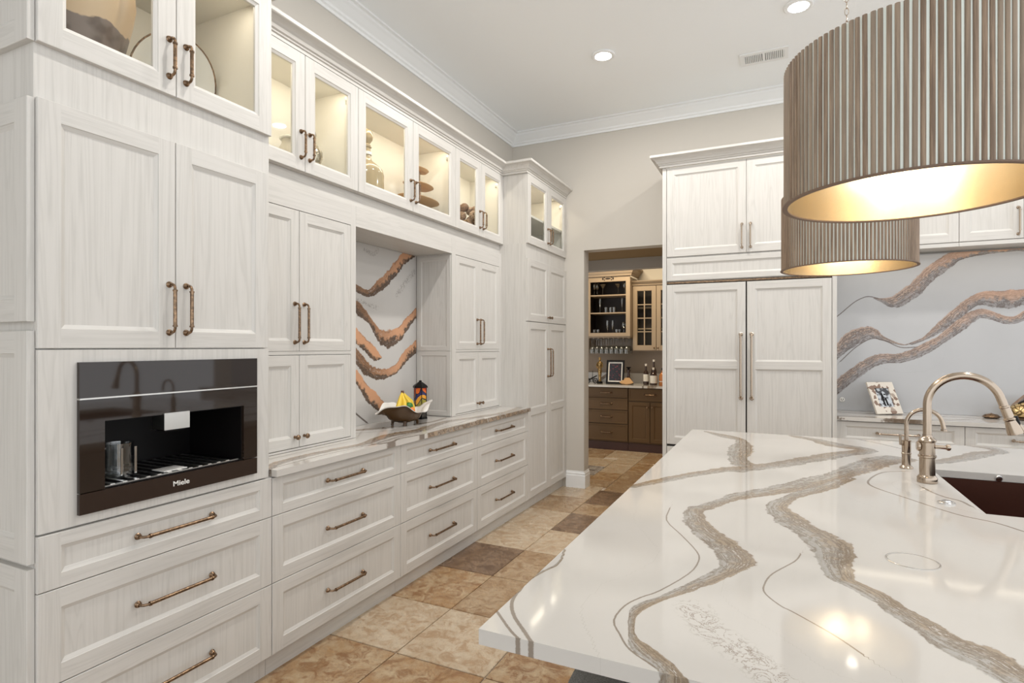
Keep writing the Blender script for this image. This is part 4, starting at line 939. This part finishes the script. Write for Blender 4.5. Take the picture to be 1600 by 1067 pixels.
bar_wall(-3.24, -2.577, 'taupe glass-door wall cabinet left of the hutch in the bar', ((-3.24, -2.908, -2.935), (-2.908, -2.577, -2.882)))
# glasses in the hutch
def wine_mesh(s=1., kind='wine'):
    P_ = {'wine': [(0, 0), (.032, 0), (.032, .003), (.006, .008), (.004, .02), (.004, .08), (.02, .095), (.034, .12), (.036, .145), (.030, .18), (.028, .18), (.034, .145), (.031, .12), (.018, .098), (0, .09)],
          'flute': [(0, 0), (.03, 0), (.03, .003), (.005, .008), (.004, .07), (.018, .10), (.023, .15), (.021, .21), (.019, .21), (.021, .15), (.015, .10), (0, .08)],
          'tumbler': [(0, 0), (.03, 0), (.035, .08), (.033, .08), (.028, .006), (0, .006)],
          'martini': [(0, 0), (.035, 0), (.035, .003), (.005, .008), (.004, .10), (.055, .16), (.053, .16), (0, .103)]}[kind]
    return MB().lathe([(r * s, z * s) for r, z in P_], (0, 0, 0), 14).mesh(kind + '_glass', 'glassware')
GM = {k: wine_mesh(1., k) for k in ('wine', 'flute', 'tumbler', 'martini')}; GM['hang'] = wine_mesh(1.18, 'wine')
for kind, nm, lst, z, lb in (('wine', 'wine_glass', (-2.49, -2.455, -2.035, -2.0), 2.2, 'stemmed glass at the side of the hutch top shelf'), ('martini', 'cocktail_glass', (-2.36, -2.14), 2.2, 'wide cocktail glass on the hutch top shelf'),
        ('flute', 'flute_glass', (-2.40, -2.08), 1.945, 'tall flute glass standing on the hutch middle shelf'), ('tumbler', 'tumbler', (-2.31, -2.25, -2.19), 1.945, 'short tumbler in the middle of the hutch middle shelf'),
        ('flute', 'flute_glass', (-2.29, -2.22), 1.622, 'tall flute in the middle of the hutch bottom shelf'), ('wine', 'wine_glass', (-2.05, -2.02), 1.622, 'wine glass at the right of the hutch bottom shelf'), ('tumbler', 'tumbler', (-2.49, -2.44, -2.15, -2.12), 1.622, 'short tumbler on the hutch bottom shelf')):
    od = {1: ('',), 2: ('left one', 'right one'), 3: ('leftmost', 'middle', 'rightmost'), 4: ('leftmost', 'second from left', 'third from left', 'rightmost')}[len(lst)]
    for i, x in enumerate(lst):
        o = put(nm, GM[kind], (x, 8.1 + .03 * (i % 2), z), None); tag(o, lb + ', ' + od[i], 'glass', 'glasses on the bar hutch shelves')
rk = thing('stemware_rack', 'wooden rack under the hutch holding upside-down wine glasses', 'rack', (-2.25, 8.2, 1.55))
b = MB()
for k in range(9): b.box(-2.555 + k * .073, -2.54 + k * .073, 8.02, 8.38, 1.566, 1.578)
b.obj('rails', 'taupe', rk); boxo('top_board', -2.57, -1.935, 8.02, 8.38, 1.579, 1.599, 'taupe', rk)
for i in range(8):
    for j in range(3):
        o = put('hanging_wine_glass', GM['hang'], (-2.511 + i * .073, 8.06 + j * .1, 1.563), None, (PI, 0, 0)); tag(o, 'wine glass hanging under the hutch, %s row, %s' % (('front', 'middle', 'back')[j], ('leftmost', 'second from left', 'third from left', 'fourth from left', 'fourth from right', 'third from right', 'second from right', 'rightmost')[i]), 'glass', 'wine glasses hanging under the hutch')
# things on the bar worktop
pf = thing('picture_frame', 'black framed dark print with a white mat leaning on the bar worktop', 'picture', (-2.16, 8.06, .9145))
def tilt(cx, cy, z0, ang, yaw=0):
    ca, sa, cy_, sy_ = math.cos(ang), math.sin(ang), math.cos(yaw), math.sin(yaw)
    def P(u, v, w):      # u right, v up, w towards viewer (-Y)
        y = v * sa - w * ca; z = v * ca + w * sa
        return (cx + u * cy_ - y * sy_, cy + u * sy_ + y * cy_, z0 + z)
    return P
P = tilt(-2.16, 8.03, .9155, math.radians(9))
b = MB()
for a in ((-.13, -.105, 0, .345), (.105, .13, 0, .345), (-.105, .105, 0, .028), (-.105, .105, .317, .345)): b.box(*a, 0, .018, 0, P)
b.obj('frame', 'black', pf); MB().box(-.105, .105, .028, .317, 0, .006, 0, P).obj('mat', 'ceramic', pf)
MB().box(-.088, .088, .048, .297, .006, .007, 0, P).obj('print', 'print_dark', pf) if 'print_dark' in M else None
M['print_dark'] = mat('dark_print', (.01, .008, .012), .3); t = NT(M['print_dark'])
nz = t.noise(t.pos((40, 40, 70)), 1, 2); t.col(t.mix(t.step(nz, .60, .68), (.008, .007, .012), (.22, .03, .04)))
MB().box(-.088, .088, .048, .297, .006, .007, 0, P).obj('print', 'print_dark', pf)
st = thing('gold_figurine', 'slim gold standing figurine on a dark base in the bar', 'figurine', (-2.39, 8.05, .9145))
MB().lathe([(0, 0), (.04, 0), (.04, .03), (.032, .035), (0, .035)], (-2.39, 8.05, .9145), 20).obj('base', 'black', st)
b = MB(); b.lathe([(0, .035), (.026, .036), (.018, .06), (.024, .13), (.031, .19), (.022, .225), (.032, .27), (.040, .30), (.033, .315), (.012, .325), (.010, .335), (.019, .35), (.021, .365), (.014, .385), (0, .39)], (-2.39, 8.05, .9145), 20, 0, sy=.7)
for sg in (-1, 1): b.tube([(-2.39 + sg * .036, 8.05, 1.215), (-2.39 + sg * .044, 8.04, 1.16), (-2.39 + sg * .012, 8.02, 1.13)], [.010, .009, .007], 8)
b.obj('figure', 'gold', st)
cy = thing('cannon_ornament', 'small black wheeled ornament beside the figurine in the bar', 'ornament', (-2.52, 8.04, .9145))
for dx in (-.04, .04):
    b = MB(); pts = [(-2.51 + dx * 1.4 + .034 * math.cos(a), 8.04, .955 + .034 * math.sin(a)) for a in [2 * PI * k / 16 for k in range(17)]]; b.tube(pts, .006, 6, cap=False, up=(0, 1, 0))
    for k in range(3): a = PI * k / 3; b.tube([(-2.51 + dx * 1.4 - .03 * math.cos(a), 8.04, .955 - .03 * math.sin(a)), (-2.51 + dx * 1.4 + .03 * math.cos(a), 8.04, .955 + .03 * math.sin(a))], .003, 6)
    b.obj('wheel', 'black', cy)
b = MB(); b.tube([(-2.58, 8.04, .95), (-2.43, 8.04, 1.03)], [.012, .008], 10); b.tube([(-2.50, 8.04, .955), (-2.495, 8.04, 1.10)], .004, 6); b.obj('barrel', 'black', cy)
dc = thing('decanter', 'dark stoppered decanter standing behind the fan-shaped board in the bar', 'decanter', (-1.98, 8.08, .9145))
MB().lathe([(0, 0), (.07, 0), (.075, .01), (.05, .06), (.022, .10), (.018, .16), (.028, .20), (.026, .205), (0, .206)], (-1.98, 8.10, .9145), 20).obj('flask', 'bottle_dark', dc)
MB().lathe([(0, .206), (.02, .206), (.012, .22), (.034, .235), (.034, .245), (0, .25)], (-1.98, 8.10, .9145), 18).obj('stopper', 'black', dc)
P = tilt(-1.985, 7.97, .9155, math.radians(50)); b = MB(); b.prism([(-.10, .035), (-.06, .01), (0, 0), (.06, .01), (.10, .035), (.03, .13), (-.03, .13)], 0, .012, P); tag(b.obj('fan_board', 'wood_tan'), 'fan-shaped tan wooden board lying in front of the decanter', 'board')
def bottle(x, y, label, prof, mt, lab, z=.9145):
    o = thing('bottle', label, 'bottle', (x, y, z)); MB().lathe(prof, (x, y, z), 20).obj('glass', mt, o)
    r = max(p[0] for p in prof); MB().lathe([(r + .0008, lab[0]), (r + .0012, lab[0] + .002), (r + .0012, lab[1])], (x, y, z), 20).obj('paper_label', 'label_paper', o)
    top = prof[-1][1]; MB().lathe([(0, top), (.015, top), (.016, top + .03), (0, top + .032)], (x, y, z), 14).obj('cap', 'label_paper' if mt != 'amber' else 'black', o); return o
bp1 = [(0, 0), (.036, 0), (.038, .01), (.038, .15), (.03, .18), (.014, .205), (.013, .265), (0, .265)]
bottle(-1.72, 8.05, 'dark bottle with white label and pale cap, leftmost in the bar group', bp1, 'bottle_dark', (.05, .15))
bp2 = [(0, 0), (.046, 0), (.048, .01), (.048, .14), (.035, .17), (.014, .185), (.013, .215), (0, .215)]
bottle(-1.61, 8.02, 'wide dark bottle with a big white label, middle of the bar group', bp2, 'bottle_dark', (.03, .135))
bottle(-1.635, 8.17, 'tall dark bottle standing behind the other bar bottles', [(r, z * 1.22) for r, z in bp1], 'bottle_dark', (.07, .15))
bottle(-1.49, 8.04, 'amber bottle at the right end of the bar group', [(0, 0), (.045, 0), (.047, .01), (.047, .13), (.03, .17), (.014, .18), (.013, .21), (0, .21)], 'amber', (.05, .06))

# ------------------------------------------------------------------ ornaments inside the lit cabinets
M['jar'] = mat('two_tone_jar', (.5, .36, .24), .35); t = NT(M['jar'])
g = t.n('ShaderNodeNewGeometry'); sp = t.n('ShaderNodeSeparateXYZ', {0: g.outputs['Position']})
hh = t.math('ADD', sp.outputs['Z'], t.math('MULTIPLY', t.math('SUBTRACT', t.noise(t.pos((9, 9, 9)), 1, 4), .5), .10))
t.col(t.mix(t.step(hh, 2.592, 2.598), t.mix(t.step(t.noise(t.pos((14, 14, 14)), 1), .4, .6), (.10, .065, .045), (.20, .15, .125)), (.58, .42, .27)))
jar = MB().lathe([(0, 0), (.12, 0), (.135, .02), (.155, .12), (.185, .26), (.195, .33), (.19, .40), (.16, .47), (.11, .51), (.10, .53), (.115, .55), (.10, .55), (.09, .52), (0, .5)], (-2.30, 1.165, 2.398), 40, sx=.95, sy=1.05).obj('pottery_jar', 'jar')
tag(jar, 'big round pottery jar, brown below and tan above, in the coffee cabinet top', 'jar')
bw = thing('shallow_bowl', 'white shallow bowl on a stand beside the big pottery jar', 'bowl', (-2.33, 1.60, 2.398))
P = lambda x, y, z: (-2.37 + x * .35 + z * .93, 1.59 + y, 2.600 + x * .93 - z * .3)
MB().lathe([(0, -.08), (.06, -.075), (.135, -.045), (.185, .015), (.19, .017), (.187, .021), (.181, .019), (.13, -.037), (.06, -.066), (0, -.07)], (0, 0, 0), 40, 0, P).obj('bowl', 'ceramic', bw)
b = MB(); pts = [P(.1885 * math.cos(a), .1885 * math.sin(a), .021) for a in [2 * PI * k / 40 for k in range(41)]]; b.tube(pts, .0035, 6, cap=False); b.obj('rim', 'bronze', bw)
b = MB()
for dy in (-.05, .05): b.tube([(-2.42, 1.58 + dy, 2.3985), (-2.30, 1.58 + dy, 2.401), (-2.27, 1.58 + dy, 2.43)], .004, 6); b.tube([(-2.42, 1.58 + dy, 2.40), (-2.41, 1.58 + dy, 2.52)], .004, 6)
b.obj('stand', 'bronze', bw)
# gourd vase, lamp-shaped white pot, small silver piece
M['mercury'] = mat('mercury_glass', (.62, .55, .45), .22, .6); t = NT(M['mercury']); t.col(t.mix(t.step(t.noise(t.pos((50, 50, 50)), 1), .42, .6), (.35, .30, .22), (.75, .68, .55)))
v = MB().lathe([(0, 0), (.03, 0), (.05, .015), (.07, .06), (.068, .095), (.045, .13), (.028, .15), (.03, .17), (.036, .19), (.028, .22), (.014, .235), (.012, .25), (0, .25)], (-2.44, 2.455, 2.475), 30).obj('gourd_vase', 'mercury')
tag(v, 'mottled silver and tan gourd-shaped vase in the first glass cabinet', 'vase'); 
boxo('riser', -2.52, -2.36, 2.38, 2.53, 2.3925, 2.474, 'cab_in'); tag(bpy.data.objects['riser'], 'cream block under the gourd-shaped vase', 'block')
wp = thing('covered_pot', 'cream pot with a flat white lid in the first glass cabinet', 'pot', (-2.45, 2.32, 2.3925))
MB().lathe([(0, 0), (.045, 0), (.065, .03), (.072, .09), (.06, .15), (.045, .18), (.045, .20), (0, .20)], (-2.45, 2.32, 2.3925), 28).obj('pot', 'cream', wp)
MB().lathe([(0, .201), (.055, .201), (.06, .207), (.05, .215), (0, .222)], (-2.45, 2.32, 2.3925), 28).obj('lid', 'ceramic', wp)
sv = MB().lathe([(0, 0), (.03, 0), (.034, .02), (.03, .05), (.015, .07), (.02, .09), (.012, .11), (0, .115)], (-2.38, 2.09, 2.3925), 20).obj('silver_figure', 'silver'); tag(sv, 'small silver ornament at the left edge of the first glass cabinet', 'ornament')
bt2 = thing('stoppered_bottle', 'wide-shouldered tan glass bottle with a ball stopper in the middle glass cabinet', 'bottle', (-2.45, 2.955, 2.3925))
MB().lathe([(0, 0), (.105, 0), (.115, .012), (.115, .18), (.105, .215), (.075, .245), (.038, .275), (.030, .30), (.030, .355), (.036, .362), (0, .362)], (-2.45, 2.955, 2.3925), 36).obj('glass', 'tan_bottle', bt2) if 'tan_bottle' in M else None
M['tan_bottle'] = mat('tan_bottle', (.56, .44, .27), .08, 0, .8); M['tan_bottle'].node_tree.nodes['Principled BSDF'].inputs['Transmission Weight'].default_value = .35
MB().lathe([(0, 0), (.105, 0), (.115, .012), (.115, .18), (.105, .215), (.075, .245), (.038, .275), (.030, .30), (.030, .355), (.036, .362), (0, .362)], (-2.45, 2.955, 2.3925), 36).obj('glass', 'tan_bottle', bt2)
MB().lathe([(.031, .31), (.036, .312), (.036, .33), (.031, .332)], (-2.45, 2.955, 2.3925), 24).obj('collar', 'ceramic', bt2)
MB().lathe([(0, .362), (.028, .364), (.030, .375), (.022, .385), (.040, .41), (.046, .435), (.038, .465), (.018, .482), (0, .485)], (-2.45, 2.955, 2.3925), 24).obj('stopper', 'tan_bottle', bt2)
ws = thing('tiered_wood_stand', 'three-tier stand of oval wooden slabs in the middle glass cabinet', 'stand', (-2.43, 3.52, 2.3925))
for k, (rw, z) in enumerate(((.215, .125), (.155, .235), (.105, .355))):
    MB().lathe([(0, 0), (rw * .75, 0), (rw, .018), (rw, .022), (0, .024)], (-2.43, 3.52, 2.3925 + z), 28, sx=.55).obj('tier', 'wood_tan', ws)
MB().lathe([(0, 0), (.07, 0), (.07, .012), (.014, .02), (.012, .37), (0, .37)], (-2.43, 3.52, 2.3925), 18).obj('post', 'bronze', ws)
wb = thing('wire_bowl', 'round open wire bowl holding woven balls in the end glass cabinet', 'bowl', (-2.44, 4.27, 2.3925))
b = MB()
for k in range(12):
    a = 2 * PI * k / 12; b.tube([(-2.44 + r * math.cos(a), 4.27 + r * math.sin(a), 2.3945 + z) for r, z in ((.06, .0), (.115, .02), (.143, .06), (.152, .11))], .0025, 5)
for r, z in ((.115, .02), (.143, .06), (.152, .11)): b.tube([(-2.44 + r * math.cos(a), 4.27 + r * math.sin(a), 2.3945 + z) for a in [2 * PI * k / 28 for k in range(29)]], .003, 5, cap=False)
b.obj('wires', 'gold', wb)
M['rattan'] = mat('rattan_ball', (.42, .27, .16), .7); t = NT(M['rattan']); rr = t.n('ShaderNodeObjectInfo').outputs['Random']
vv = t.n('ShaderNodeTexVoronoi', {'Scale': 60.}, feature='DISTANCE_TO_EDGE'); t.set(vv.inputs['Vector'], t.pos()); 
t.col(t.mix(t.step(vv.outputs['Distance'], .02, .1), (.10, .06, .03), t.mix(rr, (.58, .42, .30), (.30, .17, .10)))); t.bump(vv.outputs['Distance'], .6, .004)
me = MB().lathe([(.037 * math.cos(a) if abs(a) < 1.57 else 0, .037 + .037 * math.sin(a)) for a in [-PI / 2 + PI * k / 10 for k in range(11)]], (0, 0, 0), 18).mesh('woven_ball', 'rattan')
rb = random.Random(5); n = 0
for z, R_, cnt in ((.006, .054, 4), (.068, .097, 7), (.142, .099, 7), (.118, .0, 1), (.208, .054, 4)):
    for k in range(cnt):
        a = 2 * PI * (k + .3 * (n % 2)) / max(cnt, 1); o = put('woven_ball', me, (-2.44 + R_ * math.cos(a), 4.27 + R_ * math.sin(a), 2.3935 + z), None, (rb.random(), rb.random(), 0)); n += 1
        tag(o, 'small brown woven ball piled in the wire bowl', 'ball', 'woven balls in the wire bowl')
pp = MB().lathe([(0, 0), (.03, 0), (.04, .02), (.03, .08), (.018, .11), (.024, .14), (0, .14)], (-2.35, 5.19, 2.6525), 20).obj('peach_vase', 'orange_pale') if 'orange_pale' in M else None
M['orange_pale'] = mat('pale_peach_glaze', (.75, .48, .30), .3)
tag(MB().lathe([(0, 0), (.035, 0), (.045, .02), (.04, .10), (.02, .15), (.028, .19), (0, .19)], (-2.3, 5.24, 2.6525), 20).obj('peach_vase', 'orange_pale'), 'pale peach vase on the lit shelf of the pantry cabinet', 'vase')
tag(MB().lathe([(0, 0), (.02, 0), (.024, .04), (.012, .06), (.016, .07), (0, .075)], (-2.12, 4.70, 2.6525), 16).obj('trinket', 'bronze'), 'tiny bronze trinket on the lit pantry shelf', 'ornament')
for y, lb in ((4.93, 'leaning glass plate on the dim lower left of the pantry glass section'), (5.40, 'leaning glass plate on the dim lower right of the pantry glass section')):
    o = MB().lathe([(0, 0), (.09, .004), (.10, .012), (.098, .015), (0, .006)], (0, 0, 0), 30, 0, lambda x, y_, z, y=y: (-2.50 + z * .95 - x * .25, y + y_, 2.495 + x * .97)).obj('plate', 'glassware'); tag(o, lb, 'plate')

# ------------------------------------------------------------------ fruit bowl and lantern in the niche
BX, BY, BZ = -2.37, 3.27, .9145
fb = thing('shell_bowl', 'brown and white clam-shell bowl on small feet holding fruit in the niche', 'bowl', (BX, BY, BZ))
def wav(r, z, a):
    k = r / .165; am = max(0, k - .45) / .55; w = -math.cos(3 * a - .15) * .030 + .006 * math.cos(9 * a)
    return r * (1 + .32 * am * am * abs(math.sin(a)) ** 5), z + am * w + .004 * am * abs(math.sin(a)) ** 4
MB().lathe([(0, .016), (.05, .018), (.09, .034), (.115, .060), (.126, .086), (.145, .106), (.168, .114)], (BX, BY, BZ), 72, sx=.85, sy=1.22, fn=wav).obj('outer_shell', 'bowl_brown', fb)
MB().lathe([(0, .022), (.05, .024), (.086, .040), (.110, .065), (.121, .090), (.142, .111), (.171, .119), (.168, .114)], (BX, BY, BZ), 72, sx=.85, sy=1.22, fn=wav).obj('white_lining', 'ceramic', fb)
for sx_, sy_ in ((-1, -1), (-1, 1), (1, -1), (1, 1)):
    MB().tube([(BX + sx_ * .05, BY + sy_ * .07, BZ + .03), (BX + sx_ * .05, BY + sy_ * .075, BZ + .015), (BX + sx_ * .05, BY + sy_ * .078, BZ)], [.014, .010, .010], 8).obj('foot', 'bowl_brown', fb)
bn = thing('banana_bunch', 'bunch of yellow bananas standing in the shell bowl', 'bananas', (BX, BY - .03, BZ + .06))
top = Vector((BX, BY - .03, BZ + .225))
for k, a in enumerate((-1.25, -.45, .35, 1.15)):
    dy, dx = math.sin(a) * .085 - .03, .012 + .025 * math.cos(a)
    pts = [top, (BX + dx * .3, BY - .03 + (dy + .03) * .35, BZ + .20), (BX + dx * .9, BY + dy * .8, BZ + .155), (BX + dx * 1.15, BY + dy * 1.05, BZ + .11), (BX + dx, BY + dy * 1.05, BZ + .075), (BX + dx * .8, BY + dy * .98, BZ + .06)]
    MB().tube(pts, [.006, .009, .018, .020, .014, .005], 8).obj('banana', 'yellow', bn)
MB().tube([(BX, BY - .03, BZ + .21), (BX, BY - .03, BZ + .235)], [.013, .010], 8).obj('stem', 'stem', bn)
sph = lambda r, n=10: [(r * math.cos(a) if k not in (0, n) else 0, r + r * math.sin(a)) for k, a in [(k, -PI / 2 + PI * k / n) for k in range(n + 1)]]
tag(MB().lathe(sph(.026), (BX + .062, BY - .012, BZ + .072), 18).obj('orange_fruit', 'orange'), 'orange fruit at the front of the shell bowl', 'fruit')
tag(MB().lathe(sph(.028), (BX + .040, BY - .012, BZ + .100), 18, sy=1.2).obj('green_pepper', 'green'), 'dark green fruit resting between the bananas and the orange', 'fruit')
LX, LY = -2.45, 3.572
M['stained'] = mat('stained_glass', (.3, .1, .05), .12, 0, .8); t = NT(M['stained'])
g = t.n('ShaderNodeNewGeometry'); sp = t.n('ShaderNodeSeparateXYZ', {0: g.outputs['Position']})
zz = t.math('ADD', sp.outputs['Z'], t.math('MULTIPLY', t.math('SUBTRACT', t.noise(t.pos((14, 14, 8)), 1, 1), .5), .16))
rp = t.n('ShaderNodeValToRGB', {0: t.step(zz, .93, 1.18)}); cr = rp.color_ramp; cr.interpolation = 'CONSTANT'
for i, (p_, c_) in enumerate(((0, (.02, .015, .01)), (.16, (.30, .26, .03)), (.36, (.02, .01, .01)), (.40, (.75, .33, .02)), (.56, (.02, .02, .10)), (.72, (.03, .01, .01)), (.76, (.75, .14, .02)), (.88, (.60, .03, .01)))):
    e_ = cr.elements[i] if i < 2 else cr.elements.new(p_)
    e_.position = p_; e_.color = (*c_, 1)
t.col(rp.outputs[0])
ln = thing('lantern', 'tall colourful stained-glass lantern with a pointed black lid in the niche corner', 'lantern', (LX, LY, BZ))
b = MB(); b.lathe([(0, .012), (.047, .012), (.047, .232), (0, .232)], (LX, LY, BZ), 6, ph=.3); [setattr(b, 'sm', [False] * len(b.f))]; b.obj('glass_body', 'stained', ln)
MB().lathe([(0, 0), (.054, 0), (.054, .012), (0, .012)], (LX, LY, BZ), 6, ph=.3).obj('base', 'black', ln)
b = MB(); b.lathe([(0, .232), (.058, .232), (.058, .240), (.052, .250), (.020, .272), (.012, .276), (.010, .286), (0, .288)], (LX, LY, BZ), 6, ph=.3); b.sm = [False] * len(b.f); b.obj('lid', 'black', ln)
b = MB()
for k in range(6): a = .3 + PI / 3 * k; b.tube([(LX + .0475 * math.cos(a), LY + .0475 * math.sin(a), BZ + .012), (LX + .0475 * math.cos(a), LY + .0475 * math.sin(a), BZ + .232)], .003, 6)
b.obj('lead_frame', 'black', ln)

# ------------------------------------------------------------------ things on the right worktop
M['shell_mosaic'] = mat('shell_mosaic', (.62, .56, .48), .4); t = NT(M['shell_mosaic'])
vv = t.n('ShaderNodeTexVoronoi', {'Scale': 32.}); t.set(vv.inputs['Vector'], t.pos())
vf = t.n('ShaderNodeTexVoronoi', {'Scale': 32.}, feature='DISTANCE_TO_EDGE'); t.set(vf.inputs['Vector'], t.pos())
hs = t.n('ShaderNodeSeparateColor', {0: vv.outputs['Color']}); t.col(t.mix(t.step(hs.outputs[0], .66, .72), (.66, .60, .52), (.22, .14, .10))); t.bump(vf.outputs['Distance'], .5, .003)
M['photo_print'] = mat('photo_print', (.3, .3, .3), .3); t = NT(M['photo_print']); t.col(t.mix(t.step(t.noise(t.pos((28, 28, 28)), 1, 3), .45, .55), (.05, .05, .055), (.50, .53, .56)))
FXX, FYY = .765, 5.43
pf = thing('picture_frame', 'small mosaic frame with a black and white photo of a standing couple', 'picture', (FXX, FYY, .9145))
Pq = tilt(FXX + .01, FYY - .06, .916, math.radians(27), math.radians(30)); P = lambda u, v, w: Pq(u * 1.32, v * 1.16, w)
w_, h_ = .083, .235
b = MB()
for a in ((-w_, -.045, 0, h_), (.045, w_, 0, h_), (-.045, .045, 0, .05), (-.045, .045, h_ - .045, h_)): b.box(*a, 0, .016, 0, P)
b.obj('frame', 'shell_mosaic', pf); MB().box(-.046, .046, .049, h_ - .044, .002, .008, 0, P).obj('photo', 'photo_print', pf)
b = MB()
b.prism([(-.014, .06), (-.002, .06), (-.004, .12), (-.016, .125)], .008, .0088, P); b.prism([(.004, .062), (.016, .062), (.013, .12), (.002, .12)], .008, .0088, P)
for u_, v_, m_ in ((-.008, .15, 0), (.009, .145, 0)): b.lathe([(0, .0088), (.006, .0088), (.006, .008)], (0, 0, 0), 10, 0, lambda x, y, z, u_=u_, v_=v_: P(u_ + x, v_ + y, z))
b.prism([(-.018, .118), (.0, .118), (-.002, .145), (-.014, .145)], .008, .0088, P); b.obj('couple_silhouette', 'black', pf)
b = MB(); b.box(-.02, .02, .0, .15, -.004, 0, 0, P); b.prism([(0, 0)] * 0 or [(-.012, .002), (.012, .002), (.008, .13), (-.008, .13)], 0, .004, tilt(FXX - .04, FYY + .035, .916, math.radians(-14), math.radians(30))); b.obj('easel_leg', 'black', pf)
gs = thing('shell_ornament', 'gold and black shell-shaped ornament on the right worktop', 'ornament', (1.66, 5.42, .9145))
M['gold_shell'] = mat('gold_shell', (.5, .35, .15), .25, .8); t = NT(M['gold_shell']); vv = t.n('ShaderNodeTexVoronoi', {'Scale': 30.}, feature='DISTANCE_TO_EDGE'); t.set(vv.inputs['Vector'], t.pos())
t.col(t.mix(t.step(vv.outputs['Distance'], .02, .14), (.10, .06, .02), (.62, .45, .22))); t.bump(vv.outputs['Distance'], .5, .004)
MB().lathe([(0, .01), (.10, .012), (.135, .03), (.14, .05), (.12, .09), (.07, .125), (0, .14)], (1.66, 5.42, .9145), 40, sx=1.05, sy=.75).obj('shell', 'gold_shell', gs)
MB().lathe([(0, 0), (.12, 0), (.14, .012), (.10, .018), (0, .018)], (1.66, 5.42, .9145), 36, sx=1.05, sy=.75).obj('base', 'rim', gs)
MB().tube([(1.58, 5.40, 1.035), (1.63, 5.40, 1.062), (1.70, 5.40, 1.066), (1.76, 5.40, 1.045)], [.004, .009, .009, .004], 8).obj('crest', 'black', gs)
dk = MB().lathe([(0, 0), (.03, 0), (.045, .01), (.03, .028), (.008, .034), (0, .04)], (1.435, 5.44, .9145), 22, sx=1.3).obj('candle_snuffer', 'bronze'); tag(dk, 'low dark dish-shaped piece behind the tap on the right worktop', 'dish')
